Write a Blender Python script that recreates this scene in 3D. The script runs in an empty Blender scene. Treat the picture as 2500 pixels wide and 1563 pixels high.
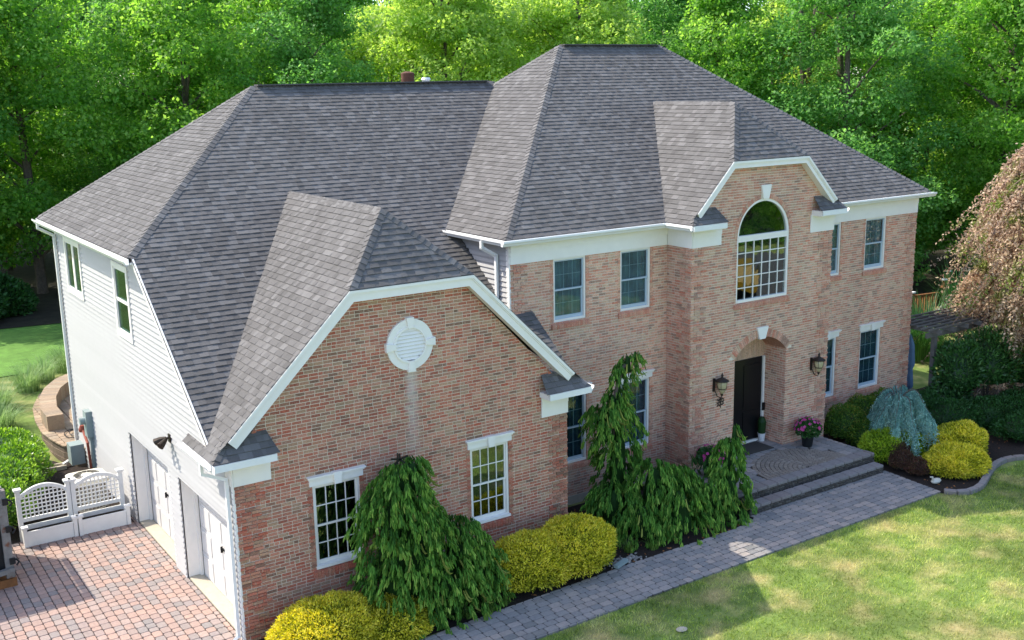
import bpy, math, random
import numpy as np
from mathutils import Vector, Matrix
from mathutils.geometry import tessellate_polygon
random.seed(7); rng = np.random.default_rng(7)
SC = bpy.context.scene; COL = SC.collection
V = Vector
# ------------------------------------------------------------------ camera
CP = V((-5.665, -16.905, 9.381)); YAW, PIT, ROL = map(math.radians, (-33.78, -12.335, -1.129))
Fw = V((math.sin(-YAW)*math.cos(PIT), math.cos(YAW)*math.cos(PIT), math.sin(PIT)))
Rt = V((math.cos(YAW), math.sin(YAW), 0)); Up = Rt.cross(Fw)
R2 = Rt*math.cos(ROL)+Up*math.sin(ROL); U2 = Up*math.cos(ROL)-Rt*math.sin(ROL)
cam = bpy.data.objects.new('camera', bpy.data.cameras.new('camera')); COL.objects.link(cam)
M = Matrix((R2, U2, -Fw)).transposed().to_4x4(); M.translation = CP; cam.matrix_world = M
cam.data.sensor_width = 36; cam.data.lens = 2666.8/2500*36; cam.data.clip_end = 600; cam.data.clip_start = .2
SC.camera = cam
# ------------------------------------------------------------------ light
SUNV = V((4.18, -5.16, -7.2)).normalized()          # direction the light travels
w = bpy.data.worlds.new('World'); SC.world = w; w.use_nodes = True
nt = w.node_tree; bg = nt.nodes['Background']; sky = nt.nodes.new('ShaderNodeTexSky')
sky.sky_type = 'NISHITA'; sky.sun_disc = False; sky.dust_density = 1.2; sky.ozone_density = .5; sky.air_density = .8
sky.sun_elevation = math.asin(-SUNV.z); sky.sun_rotation = math.atan2(-SUNV.x, -SUNV.y)
nt.links.new(sky.outputs[0], bg.inputs[0]); bg.inputs[1].default_value = .15
sd = bpy.data.lights.new('sun', 'SUN'); sd.energy = 2.2; sd.angle = math.radians(.55); sd.color = (1, .94, .81)
sun = bpy.data.objects.new('sun', sd); COL.objects.link(sun); sun.rotation_euler = SUNV.to_track_quat('-Z', 'Y').to_euler()
SC.view_settings.view_transform = 'Standard'; SC.view_settings.look = 'None'; SC.view_settings.gamma = 1
SC.view_settings.use_curve_mapping = False; SC.view_settings.exposure = 1.68
# ------------------------------------------------------------------ materials
def srgb(h):
    c = [int(h[i:i+2], 16)/255 for i in (0, 2, 4)] if isinstance(h, str) else [x/255 for x in h]
    return tuple((x/12.92 if x <= .04045 else ((x+.055)/1.055)**2.4) for x in c)
def blend(hexes, toward, t):
    '''the same colours, each moved a part t of the way toward one colour'''
    res = []
    for h in hexes: res.append(tuple(int(h[i:i+2], 16)+(int(toward[i:i+2], 16)-int(h[i:i+2], 16))*t for i in (0, 2, 4)))
    return res
def mat(name, cols, rough=.8, nscale=6, namt=.25, bump=0, bscale=60, trans=0, spec=.3, metal=0, pos=None, patch=None, coat=0, big=None):
    """cols: list of linear colours chosen by the piece's own random number; noise in world space varies them."""
    m = bpy.data.materials.new(name); m.use_nodes = True; t = m.node_tree; N = t.nodes; L = t.links
    b = N['Principled BSDF']; b.inputs['Roughness'].default_value = rough; b.inputs['Specular IOR Level'].default_value = spec
    b.inputs['Metallic'].default_value = metal; b.inputs['Coat Weight'].default_value = coat
    g = N.new('ShaderNodeNewGeometry')
    if len(cols) > 1:
        oi = N.new('ShaderNodeObjectInfo'); sx = N.new('ShaderNodeSeparateColor'); L.new(oi.outputs['Color'], sx.inputs[0])
        at = N.new('ShaderNodeAttribute'); at.attribute_name = 'rnd'
        ad = N.new('ShaderNodeMath'); L.new(sx.outputs[0], ad.inputs[0]); L.new(at.outputs['Fac'], ad.inputs[1])
        r = N.new('ShaderNodeValToRGB'); L.new(ad.outputs[0], r.inputs[0]); e = r.color_ramp.elements
        while len(e) < len(cols): e.new(.5)
        for i, c in enumerate(cols):
            e[i].position = (pos[i] if pos else i/(len(cols)-1)); e[i].color = (*c, 1)
        base = r.outputs[0]
    else:
        r = N.new('ShaderNodeRGB'); r.outputs[0].default_value = (*cols[0], 1); base = r.outputs[0]
    if patch:                                     # (colour, scale, low, high): blotches of another colour
        no = N.new('ShaderNodeTexNoise'); no.inputs['Scale'].default_value = patch[1]; no.inputs['Detail'].default_value = 5
        L.new(g.outputs['Position'], no.inputs['Vector'])
        mr = N.new('ShaderNodeMapRange'); mr.inputs[1].default_value = patch[2]; mr.inputs[2].default_value = patch[3]
        L.new(no.outputs[0], mr.inputs[0])
        mx = N.new('ShaderNodeMix'); mx.data_type = 'RGBA'; L.new(mr.outputs[0], mx.inputs[0]); L.new(base, mx.inputs[6])
        mx.inputs[7].default_value = (*patch[0], 1); base = mx.outputs[2]
    if namt:
        no = N.new('ShaderNodeTexNoise'); no.inputs['Scale'].default_value = nscale; no.inputs['Detail'].default_value = 6
        no.inputs['Roughness'].default_value = .65
        L.new(g.outputs['Position'], no.inputs['Vector'])
        mr = N.new('ShaderNodeMapRange'); mr.inputs[1].default_value = .25; mr.inputs[2].default_value = .75
        mr.inputs[3].default_value = 1-namt; mr.inputs[4].default_value = 1+namt; L.new(no.outputs[0], mr.inputs[0])
        ml = N.new('ShaderNodeVectorMath'); ml.operation = 'SCALE'; L.new(base, ml.inputs[0]); L.new(mr.outputs[0], ml.inputs['Scale'])
        base = ml.outputs[0]
    if big:                                       # slow uneven weathering over whole surfaces
        no = N.new('ShaderNodeTexNoise'); no.inputs['Scale'].default_value = big[0]; no.inputs['Detail'].default_value = 3
        mp = N.new('ShaderNodeMapping'); mp.inputs['Scale'].default_value = (1, 1, big[2]); L.new(g.outputs['Position'], mp.inputs[0]); L.new(mp.outputs[0], no.inputs['Vector'])
        mr = N.new('ShaderNodeMapRange'); mr.inputs[1].default_value = .3; mr.inputs[2].default_value = .7
        mr.inputs[3].default_value = 1-big[1]; mr.inputs[4].default_value = 1+big[1]; L.new(no.outputs[0], mr.inputs[0])
        ml = N.new('ShaderNodeVectorMath'); ml.operation = 'SCALE'; L.new(base, ml.inputs[0]); L.new(mr.outputs[0], ml.inputs['Scale'])
        base = ml.outputs[0]
    L.new(base, b.inputs['Base Color'])
    if bump:
        n2 = N.new('ShaderNodeTexNoise'); n2.inputs['Scale'].default_value = bscale; n2.inputs['Detail'].default_value = 4
        L.new(g.outputs['Position'], n2.inputs['Vector'])
        bp = N.new('ShaderNodeBump'); bp.inputs['Strength'].default_value = bump; bp.inputs['Distance'].default_value = .02
        L.new(n2.outputs[0], bp.inputs['Height']); L.new(bp.outputs[0], b.inputs['Normal'])
    if trans:
        tr = N.new('ShaderNodeBsdfTranslucent'); ms = N.new('ShaderNodeMixShader'); ms.inputs[0].default_value = trans
        hs = N.new('ShaderNodeHueSaturation'); hs.inputs['Saturation'].default_value = 1.1; hs.inputs['Value'].default_value = 1.75
        hs.inputs['Hue'].default_value = .49
        L.new(base, hs.inputs['Color']); L.new(hs.outputs[0], tr.inputs[0])
        L.new(b.outputs[0], ms.inputs[1]); L.new(tr.outputs[0], ms.inputs[2]); L.new(ms.outputs[0], N['Material Output'].inputs[0])
    return m
def glassmat(name, tint, refl=.1, k=1.):
    m = bpy.data.materials.new(name); m.use_nodes = True; t = m.node_tree; N = t.nodes; L = t.links
    N.remove(N['Principled BSDF']); tr = N.new('ShaderNodeBsdfTransparent'); tr.inputs[0].default_value = (*tint, 1)
    gl = N.new('ShaderNodeBsdfGlossy'); gl.inputs['Roughness'].default_value = .015; gl.inputs[0].default_value = (.95, .98, 1, 1)
    lw = N.new('ShaderNodeLayerWeight'); lw.inputs[0].default_value = .5
    pw_ = N.new('ShaderNodeMath'); pw_.operation = 'POWER'; pw_.inputs[1].default_value = 4; L.new(lw.outputs['Facing'], pw_.inputs[0]); mk = N.new('ShaderNodeMath'); mk.operation = 'MULTIPLY'; mk.inputs[1].default_value = k; L.new(pw_.outputs[0], mk.inputs[0])
    ad = N.new('ShaderNodeMath'); ad.inputs[1].default_value = .045+refl; L.new(mk.outputs[0], ad.inputs[0]); ad.use_clamp = True
    g = N.new('ShaderNodeNewGeometry'); no = N.new('ShaderNodeTexNoise'); no.inputs['Scale'].default_value = 2.2
    L.new(g.outputs['Position'], no.inputs['Vector']); bp = N.new('ShaderNodeBump'); bp.inputs['Strength'].default_value = .04; bp.inputs['Distance'].default_value = .05
    L.new(no.outputs[0], bp.inputs['Height']); L.new(bp.outputs[0], gl.inputs['Normal'])
    ms = N.new('ShaderNodeMixShader'); L.new(ad.outputs[0], ms.inputs[0]); L.new(tr.outputs[0], ms.inputs[1]); L.new(gl.outputs[0], ms.inputs[2])
    L.new(ms.outputs[0], N['Material Output'].inputs[0]); return m
BR = [srgb(x) for x in blend(('ae7e6e', 'd08e78', 'c69882', 'daa892', 'c6aa90', 'd4b298', 'c87a62', 'deb49c', '96796a', 'cc9884'), 'cc9270', 0.16)]
m_brick = mat('brick', BR, .9, 45, .42, .5, 90, patch=(srgb('cdb8a4'), 30, .56, .74), big=(.7, .14, .5))
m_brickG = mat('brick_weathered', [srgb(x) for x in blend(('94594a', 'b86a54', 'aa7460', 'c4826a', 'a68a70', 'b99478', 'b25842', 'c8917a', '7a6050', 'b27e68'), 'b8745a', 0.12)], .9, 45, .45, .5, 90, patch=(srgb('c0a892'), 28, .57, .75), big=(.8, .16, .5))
def streak(m, amt=.6):
    t = m.node_tree; N = t.nodes; L = t.links; b = N['Principled BSDF']; src = b.inputs['Base Color'].links[0].from_socket
    g = N.new('ShaderNodeNewGeometry'); sp = N.new('ShaderNodeSeparateXYZ'); L.new(g.outputs['Position'], sp.inputs[0])
    no = N.new('ShaderNodeTexNoise'); no.inputs['Scale'].default_value = 6; L.new(g.outputs['Position'], no.inputs[0])
    def mth(op, a, b_): n = N.new('ShaderNodeMath'); n.operation = op; n.use_clamp = False; [L.new(v, n.inputs[i]) if hasattr(v, 'links') else setattr(n.inputs[i], 'default_value', v) for i, v in enumerate((a, b_))]; return n.outputs[0]
    dx = mth('ABSOLUTE', mth('SUBTRACT', mth('ADD', sp.outputs[0], mth('MULTIPLY', no.outputs[0], .15)), 3.5), 0)
    f = N.new('ShaderNodeMapRange'); L.new(dx, f.inputs[0]); f.inputs[1].default_value = .17; f.inputs[2].default_value = .05; f.inputs[3].default_value = 0; f.inputs[4].default_value = amt
    h = N.new('ShaderNodeMapRange'); L.new(sp.outputs[2], h.inputs[0]); h.inputs[1].default_value = 4.4; h.inputs[2].default_value = 4.3
    h2 = N.new('ShaderNodeMapRange'); L.new(sp.outputs[2], h2.inputs[0]); h2.inputs[1].default_value = 2.6; h2.inputs[2].default_value = 4.0; h2.inputs[3].default_value = .25
    k = mth('MULTIPLY', mth('MULTIPLY', f.outputs[0], h.outputs[0]), h2.outputs[0]); k = mth('MULTIPLY', k, no.outputs[0]); k = mth('MULTIPLY', k, 1.8)
    mx = N.new('ShaderNodeMix'); mx.data_type = 'RGBA'; L.new(k, mx.inputs[0]); L.new(src, mx.inputs[6]); mx.inputs[7].default_value = (*srgb('c8bdb8'), 1); L.new(mx.outputs[2], b.inputs['Base Color'])
streak(m_brickG)
m_mortar = mat('mortar', [srgb('ded0bc')], .95, 14, .15, .3, 200)
m_shin = mat('asphalt_shingle', [srgb(x) for x in ('54514f', '666361', '5d5a58', '706d6b', '575452', '696664')], .95, 60, .12, .25, 250, big=(.9, .07, 1))
m_shinB = mat('asphalt_shingle_base', [srgb('3c3a3f')], .95, 8, .1)
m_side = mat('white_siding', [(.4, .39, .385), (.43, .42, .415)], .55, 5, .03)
m_trim = mat('white_trim', [(.84, .8, .74)], .45, 4, .04)
m_alu = mat('white_aluminium', [(.8, .79, .76)], .35, 4, .05)
m_sash = mat('sash_paint', [(.42, .5, .56)], .5, 4, .04)
m_gdoor = mat('garage_door_paint', [(.62, .6, .57)], .45, 4, .04)
m_dark = mat('dark_interior', [(.006, .007, .009)], .9, 3, 0)
m_curt = mat('curtain_cloth', [(.1, .165, .175)], .9, 2.5, .5)
m_curtL = mat('dark_curtain_cloth', [(.035, .06, .085)], .9, 2.5, .5)
m_grille = mat('inner_grille', [(.26, .34, .36)], .6, 4, 0)
m_door = mat('black_door_paint', [(.008, .008, .009)], .3, 4, .1)
m_glassS = glassmat('screened_glass', (.5, .6, .62), .0, .3); m_glass = glassmat('window_glass', (.84, .93, .94), .0); m_glassR = glassmat('reflective_glass', (.5, .6, .6), .14)
m_pavD = mat('driveway_paver', [srgb(x) for x in ('9a857c', 'a68a7e', '867f7c', 'a08e86', 'aa8d80', '8c8280')], .9, 22, .14, .4, 120)
m_pavW = mat('walkway_paver', [srgb(x) for x in ('7c7a79', '908a85', '858280', '99908a', 'a1958c', '747371')], .9, 22, .16, .4, 120)
m_pavC = mat('circle_paver', [srgb(x) for x in ('7f756b', '8f8377', '877a6d', '978c80')], .9, 25, .18, .5, 120)
m_cap = mat('concrete_cap', [srgb(x) for x in ('7f7a78', '8a8380', '857a75')], .9, 18, .15, .5, 100)
m_stone = mat('stacked_stone', [srgb(x) for x in ('4a4643', '5c5650', '544c45', '6a655e')], .95, 22, .3, .8, 40)
m_sand = mat('joint_sand', [srgb('3a3733')], .95, 30, .2)
m_mulch = mat('mulch', [srgb('2a211c')], .95, 25, .6, 1.0, 50)
m_conc = mat('concrete', [srgb('b3a996')], .9, 8, .12, .3, 120)
m_lawnR = mat('rear_lawn_turf', [srgb('5a7e34')], .95, 3, .35, .6, 30, trans=0, big=(.5, .2, 1))
m_lawn = mat('lawn_soil', [srgb('66793a')], .95, 2.2, .3, .6, 40, patch=(srgb('a8966a'), 1.1, .47, .8), big=(.45, .25, 1))
m_grass = mat('grass_blade', [srgb('566e2c'), srgb('829842'), srgb('aab65c'), srgb('cac888')], .7, 5, .45, trans=.35, patch=(srgb('cbb98c'), 1.1, .47, .8), big=(.45, .28, 1))
m_forest = mat('forest_floor', [srgb('2f2a20')], .95, 2, .5, .8, 15)
m_red = mat('terrace_paver', [srgb(x) for x in ('94806a', 'a58e76', '8c7c6a', 'a8967e')], .9, 16, .2, .4, 90)
m_wallst = mat('retaining_block', [srgb(x) for x in ('6a5c4e', '7b6b5b', '5d5248')], .95, 12, .25, .6, 60)
m_bark = mat('bark', [srgb('5b5249')], .95, 9, .4, 1, 25)
m_wood = mat('cedar_wood', [srgb(x) for x in ('7d5230', '8f5f36', '9a6c42')], .8, 8, .3)
m_weath = mat('weathered_wood', [srgb(x) for x in ('6e6a66', '857f79', '77736f')], .9, 10, .25)
m_steel = mat('dark_steel', [srgb('17181a')], .5, 6, .4, .2, 30)
m_gsteel = mat('grey_steel', [srgb('77736f')], .6, 9, .3, patch=(srgb('6b4534'), 7, .58, .7))
m_rust = mat('rusty_pipe', [srgb('5a3a2c')], .8, 14, .4)
m_bronze = mat('bronze_metal', [srgb('3a322c')], .45, 12, .3, metal=.5)
m_lglass = mat('seeded_glass', [srgb('b7aa83')], .15, 20, .2, spec=.6)
m_util = mat('grey_utility_paint', [srgb('8d9a98')], .5, 5, .08)
m_copper = mat('red_pipe', [srgb('8a4433')], .6, 10, .2)
m_pot = mat('black_pot', [srgb('1c1f22')], .4, 9, .2)
m_wpot = mat('white_pot', [(.7, .7, .7)], .4, 9, .05)
m_mat = mat('door_mat', [srgb('4a453f')], .95, 60, .2)
m_ac = mat('beige_metal', [srgb('cfc9ba')], .5, 6, .06)
m_blue = mat('blue_grey_cloth', [srgb('5f7890')], .8, 7, .2)
m_mush = mat('pebble', [srgb(x) for x in ('8b8680', '9a9188', '6f6b68', 'a8a29b')], .8, 9, .2)
m_yellow = mat('yellow_car_paint', [srgb('7a6010')], .5, 3, .03, spec=.3)
m_asph = mat('asphalt', [(.07, .07, .072)], .9, 9, .2, .3, 80)
m_tyre = mat('tyre_rubber', [(.012, .012, .012)], .8, 9, .1)
def leafm(name, hexes, trans=.35, rough=.55, spec=.35, n=1.2, amt=.25): return mat(name, [srgb(h) for h in hexes], rough, n, amt, trans=trans, spec=spec)
m_leafA = leafm('maple_leaf', blend(('3a6a26', '4e8030', '6a983e', '8cb256', '5a8834'), 'a8c860', 0.16), .6)
m_leafB = leafm('bright_leaf', blend(('5c8230', '789a3e', '94b052', 'aec46c', '6e923a'), 'b0cc60', 0.16), .56)
m_leafC = leafm('deep_leaf', blend(('2e5e2c', '3e7438', '569048', '76a862', '36683a'), 'a4c058', 0.26), .54)
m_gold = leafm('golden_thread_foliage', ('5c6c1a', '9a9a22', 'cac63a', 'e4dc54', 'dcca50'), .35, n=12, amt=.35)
m_goldB = leafm('chartreuse_foliage', ('4c6a18', '80a028', '9cb436', 'aebc3c'), .35, n=10, amt=.3)
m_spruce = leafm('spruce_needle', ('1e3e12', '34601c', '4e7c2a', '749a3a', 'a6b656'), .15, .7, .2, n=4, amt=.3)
m_sprtip = leafm('spruce_tip', ('7f8838', '959a48', '6d7a34'), .15, .7, .2, n=4)
m_cedar = leafm('blue_cedar_needle', ('56807a', '6f9a92', '8cb4aa', 'a4c6ba', 'b8c29c'), .2, .7, .2, n=3)
m_box = leafm('boxwood_leaf', ('34541e', '456a24', '5c802c', '8a8434'), .35, n=3)
m_barb = leafm('barberry_leaf', ('44302a', '5c3a30', '4a4428', '6a4234'), .2, n=3)
m_yew = leafm('yew_needle', ('1e4018', '2a5420', '38662c'), .2, n=2)
m_rhod = leafm('rhododendron_leaf', ('2a4f26', '3a662f', '4c7a3a', '1f3d1c'), .3, .4, .5)
m_hedge = leafm('laurel_leaf', ('3f6622', '5a842c', '7aa03c', '95b552'), .4, .35, .6, n=2)
m_beech = mat('beech_leaf', [srgb(h) for h in ('4a3830', '7c6452', 'b89f86', 'd2bda0', '8c7058')], .6, 3, .4, trans=.3, patch=(srgb('75823f'), 1.3, .52, .6))
m_twig = mat('pinkish_twig', [srgb('a08478')], .8, 6, .3)
m_fount = leafm('fountain_grass_blade', ('5f7f4a', '7d9a5c', '93ab74', '4d6e38'), .35)
m_lirio = leafm('liriope_blade', ('3a5a24', '5c7c34', '86a04c'), .3)
m_petal = leafm('pink_petal', ('c23a86', 'd65aa0', 'b83078'), .3)
# ------------------------------------------------------------------ mesh helpers
def tag(o, label=None, cat=None, group=None, kind=None):
    for k, v in (('label', label), ('category', cat), ('group', group), ('kind', kind)):
        if v: o[k] = v
    return o
def empty(name, loc=(0, 0, 0), **k):
    o = bpy.data.objects.new(name, None); COL.objects.link(o); o.location = loc; o.empty_display_size = .2; return tag(o, **k)
def wloc(o):
    p = V((0, 0, 0))
    while o is not None: p = p + o.location; o = o.parent
    return p
class MB:
    def __init__(s): s.v = []; s.f = []; s.r = []; s.g = []
    def add(s, vs, fs, r=0.):
        n = len(s.v); s.g.append((n, len(s.f))); s.v += [tuple(p) for p in vs]; s.f += [tuple(i+n for i in f) for f in fs]; s.r += [r]*len(fs)
    def box(s, x0, x1, y0, y1, z0, z1, r=0.):
        s.add([(x0,y0,z0),(x1,y0,z0),(x1,y1,z0),(x0,y1,z0),(x0,y0,z1),(x1,y0,z1),(x1,y1,z1),(x0,y1,z1)],
              [(0,3,2,1),(4,5,6,7),(0,1,5,4),(1,2,6,5),(2,3,7,6),(3,0,4,7)], r)
    def beam(s, a, b, wd, ht, r=0., up=V((0,0,1))):
        a, b = V(a), V(b); d = (b-a).normalized()
        if abs(d.dot(up)) > .95: up = V((0,1,0))
        x = d.cross(up).normalized()*wd/2; y = x.cross(d).normalized()*ht/2
        vs = [p+i*x+j*y for p in (a, b) for i, j in ((-1,-1),(1,-1),(1,1),(-1,1))]
        s.add(vs, [(3,2,1,0),(4,5,6,7),(0,1,5,4),(1,2,6,5),(2,3,7,6),(3,0,4,7)], r)
    def tube(s, pts, rad, n=8, r=0., cap=True):
        pts = [V(p) for p in pts]; rr = rad if hasattr(rad, '__len__') else [rad]*len(pts); vs = []; fs = []
        u0 = None
        for i, p in enumerate(pts):
            d = (pts[min(i+1, len(pts)-1)]-pts[max(i-1, 0)]).normalized()
            u = (u0 - d*u0.dot(d)) if u0 is not None else d.cross(V((.3,.2,.93)))
            if u.length < 1e-4: u = d.cross(V((1,0,0)))
            u.normalize(); u0 = u; q = d.cross(u)
            for k in range(n):
                a = 2*math.pi*k/n; vs.append(p+(u*math.cos(a)+q*math.sin(a))*rr[i])
        for i in range(len(pts)-1):
            for k in range(n):
                fs.append((i*n+k, i*n+(k+1) % n, (i+1)*n+(k+1) % n, (i+1)*n+k))
        if cap: fs += [tuple(range(n-1, -1, -1)), tuple((len(pts)-1)*n+k for k in range(n))]
        s.add(vs, fs, r)
    def lathe(s, c, prof, n=20, r=0., sx=1, sy=1):
        vs = []; fs = []
        for (rad, z) in prof:
            for k in range(n):
                a = 2*math.pi*k/n; vs.append((c[0]+rad*sx*math.cos(a), c[1]+rad*sy*math.sin(a), c[2]+z))
        for i in range(len(prof)-1):
            for k in range(n): fs.append((i*n+k, i*n+(k+1) % n, (i+1)*n+(k+1) % n, (i+1)*n+k))
        fs += [tuple(range(n-1, -1, -1)), tuple((len(prof)-1)*n+k for k in range(n))]
        s.add(vs, fs, r)
def obj(name, mb, m, parent=None, smooth=False, **k):
    off = wloc(parent) if parent is not None else V((0, 0, 0))
    me = bpy.data.meshes.new(name)
    me.from_pydata([(x-off.x, y-off.y, z-off.z) for x, y, z in mb.v], [], mb.f); me.materials.append(m)
    if any(mb.r):
        a = me.attributes.new('rnd', 'FLOAT', 'FACE'); a.data.foreach_set('value', mb.r)
    if smooth: me.polygons.foreach_set('use_smooth', [True]*len(me.polygons))
    me.validate(); me.update()
    o = bpy.data.objects.new(name, me); COL.objects.link(o); o.parent = parent; o.color = (0, 0, 0, 1)
    return tag(o, **k)
def objs(name, mb, m, parent=None, **k):
    '''every piece collected in mb as an object of its own'''
    g = mb.g+[(len(mb.v), len(mb.f))]
    for (v0, f0_), (v1, f1) in zip(g, g[1:]):
        b = MB(); b.add(mb.v[v0:v1], [tuple(i-v0 for i in f) for f in mb.f[f0_:f1]], mb.r[f0_] if f1 > f0_ else 0); obj(name, b, m, parent, **k)
def score(c, area, n):
    d = V(c)-CP; z = d.dot(Fw)
    if z < 1: return 0
    x = d.dot(R2)/z; y = d.dot(U2)/z
    f = abs(n.dot(d.normalized())) if n is not None else .6
    if n is not None and n.dot(d) > 0: f = 0
    return area*f/(z*z)*(1 if abs(x) < .47 and abs(y) < .295 else .001)
class Pieces:
    """countable pieces: the 300 that show largest become objects of their own, the rest one joined 'stuff' part"""
    def __init__(s, name, plural, limit=300): s.name = name; s.pl = plural; s.lim = limit; s.l = []
    def add(s, parent, m, vs, fs, r, area, n=None):
        c = V((0, 0, 0))
        for p in vs: c = c+V(p)
        c = c/len(vs); s.l.append((score(c, area, n), len(s.l), parent, m, vs, fs, r, c))
    def done(s, stuffparent):
        s.l.sort(key=lambda q: (-q[0], q[1]))
        for (sc, i, parent, m, vs, fs, r, c) in s.l[:s.lim]:
            me = bpy.data.meshes.new(s.name); me.from_pydata([tuple(V(p)-c) for p in vs], [], fs); me.materials.append(m)
            o = bpy.data.objects.new(s.name, me); COL.objects.link(o); o.location = c-wloc(parent); o.parent = parent; o.color = (r, 0, 0, 1)
        by = {}
        for (sc, i, parent, m, vs, fs, r, c) in s.l[s.lim:]: by.setdefault(m.name, (m, MB()))[1].add(vs, fs, r)
        if by:
            mb = MB(); mats = []; idx = []
            for nm, (m, b) in by.items():
                mats.append(m); idx += [len(mats)-1]*len(b.f); n = len(mb.v)
                mb.v += b.v; mb.f += [tuple(i+n for i in f) for f in b.f]; mb.r += b.r
            o = obj(s.pl, mb, mats[0], stuffparent, kind='stuff')
            for m in mats[1:]: o.data.materials.append(m)
            if len(mats) > 1 and len(o.data.polygons) == len(idx): o.data.polygons.foreach_set('material_index', idx)
def clip(poly, u0, u1, v0, v1):
    def half(P, ax, val, keep_ge):
        out = []
        for i in range(len(P)):
            a, b = P[i], P[(i+1) % len(P)]; ia = (a[ax] >= val) == keep_ge or a[ax] == val; ib = (b[ax] >= val) == keep_ge or b[ax] == val
            if ia: out.append(a)
            if ia != ib:
                t = (val-a[ax])/(b[ax]-a[ax]); out.append((a[0]+t*(b[0]-a[0]), a[1]+t*(b[1]-a[1])))
        return out
    for ax, val, k in ((0, u0, True), (0, u1, False), (1, v0, True), (1, v1, False)):
        poly = half(poly, ax, val, k)
        if len(poly) < 3: return []
    out = []
    for p in poly:
        if not out or abs(p[0]-out[-1][0])+abs(p[1]-out[-1][1]) > 1e-5: out.append(p)
    if len(out) > 2 and abs(out[0][0]-out[-1][0])+abs(out[0][1]-out[-1][1]) < 1e-5: out.pop()
    if len(out) < 3: return []
    a = sum(out[i][0]*out[(i+1) % len(out)][1]-out[(i+1) % len(out)][0]*out[i][1] for i in range(len(out)))/2
    if abs(a) < 2e-5: return []
    return out if a > 0 else out[::-1]
def parea(P): return abs(sum(P[i][0]*P[(i+1) % len(P)][1]-P[(i+1) % len(P)][0]*P[i][1] for i in range(len(P)))/2)
def slab(P, frame, hf, base=-.004):
    """prism over the flat polygon P; frame(u,v,h) -> 3D; hf(u,v) top height"""
    n = len(P); vs = [frame(u, v, hf(u, v)) for u, v in P]+[frame(u, v, base) for u, v in P]
    return vs, [tuple(range(n))]+[(i, n+i, n+(i+1) % n, (i+1) % n) for i in range(n)]
# =================================================================== the house
XG, XM0, XM1, YM, XP0, XP1, YP = 6.924, 6.778, 20.264, 1.744, 11.14, 15.823, .931
house = empty('brick_house', (0, 0, 0), label='large two-storey brick house with dark grey hipped roofs and white siding on its left side', cat='house')
brick_wall_mb = MB(); bricks = Pieces('brick', 'bricks'); shingles = Pieces('shingle', 'shingles')
caps = Pieces('ridge_cap', 'ridge_caps', 290); boards = Pieces('siding_board', 'siding_boards', 300)
mortar_parts = []
CH, BL = .061, .182
def fr_front(y): return lambda u, v, h: V((u, y-h, v))          # facing -y
def fr_left(x): return lambda u, v, h: V((x-h, -u, v))          # facing -x, u = -y
def rect_hole(u0, u1, z0, z1):
    f = lambda z: (u0, u1) if z0 < z < z1 else None
    f.edges = (z0, z1); f.poly = [(u0, z0), (u1, z0), (u1, z1), (u0, z1)]; return f
def arch_hole(u0, u1, z0, zs, rise, grow=0.):
    c = (u0+u1)/2; hw = (u1-u0)/2; R = (hw*hw+rise*rise)/(2*rise); cz = zs+rise-R
    def f(z):
        if z0 < z <= zs: return (u0-grow*0, u1+grow*0)
        if zs < z < zs+rise+grow:
            q = (R+grow)**2-(z-cz)**2
            if q > 0: h = math.sqrt(q); return (c-h, c+h)
        return None
    f.edges = (z0, zs); n = 14; a0 = math.asin(min(1, hw/R)) if rise < hw-1e-6 else math.pi/2
    f.poly = [(u0, z0), (u1, z0)]+[(c+R*math.sin(a0*(1-2*i/n)), cz+R*math.cos(a0*(1-2*i/n))) for i in range(n+1)]
    f.arc = (c, cz, R, a0); return f
def brickwork(poly, frame, nrm, holes, m, quoins=(), parent=None, fine=1):
    """recessed mortar face with real bricks proud of it"""
    loops = [[V((a, b, 0)) for a, b in poly]]+[[V((a, b, 0)) for a, b in h.poly] for h in holes]
    tr = tessellate_polygon(loops); flat = [p for l in loops for p in l]
    vs = [frame(p.x, p.y, -.003) for p in flat]
    for t in tr:
        a, b, c = (vs[i] for i in t); nn = (b-a).cross(c-a)
        brick_wall_mb.add([a, b, c] if nn.dot(nrm) > 0 else [a, c, b], [(0, 1, 2)])
    z0 = min(p[1] for p in poly); z1 = max(p[1] for p in poly); ua = min(p[0] for p in poly); ub = max(p[0] for p in poly)
    k0 = math.floor(z0/CH)
    for k in range(k0, int(z1/CH)+1):
        za, zb = k*CH+.0065, (k+1)*CH-.0065
        cuts = sorted([za, zb]+[e for h in holes for e in h.edges if za < e < zb])
        u = ua-BL-(k % 2)*BL/2-random.random()*.02
        while u < ub:
            L = BL if random.random() > .24 else BL*.5
            a, b = u+.0065, u+L-.0065; u += L
            for ci in range(len(cuts)-1):
                c0, c1 = cuts[ci], cuts[ci+1]
                if c1-c0 < .008: continue
                segs = [(a, b)]
                for h in holes:
                    r = h((c0+c1)/2)
                    if r: segs = [s2 for s in segs for s2 in ((s[0], min(s[1], r[0])), (max(s[0], r[1]), s[1])) if s2[1]-s2[0] > .012]
                for (p, q) in segs:
                    P = clip(poly, p, q, c0, c1)
                    if not P: continue
                    h0 = .002+random.random()*.003
                    mid = (p+q)/2
                    for (qa, qb) in quoins:
                        if qa <= mid <= qb and k % 8 != 0: h0 += .018
                    vs, fs = slab(P, frame, lambda u, v: h0, -.007)
                    bricks.add(parent, m, vs, fs, random.random()*.98+.01, parea(P), nrm)
W_front = V((0, -1, 0)); W_left = V((-1, 0, 0))
wall_obj = empty('brick_wall'); wall_obj.parent = house
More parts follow.
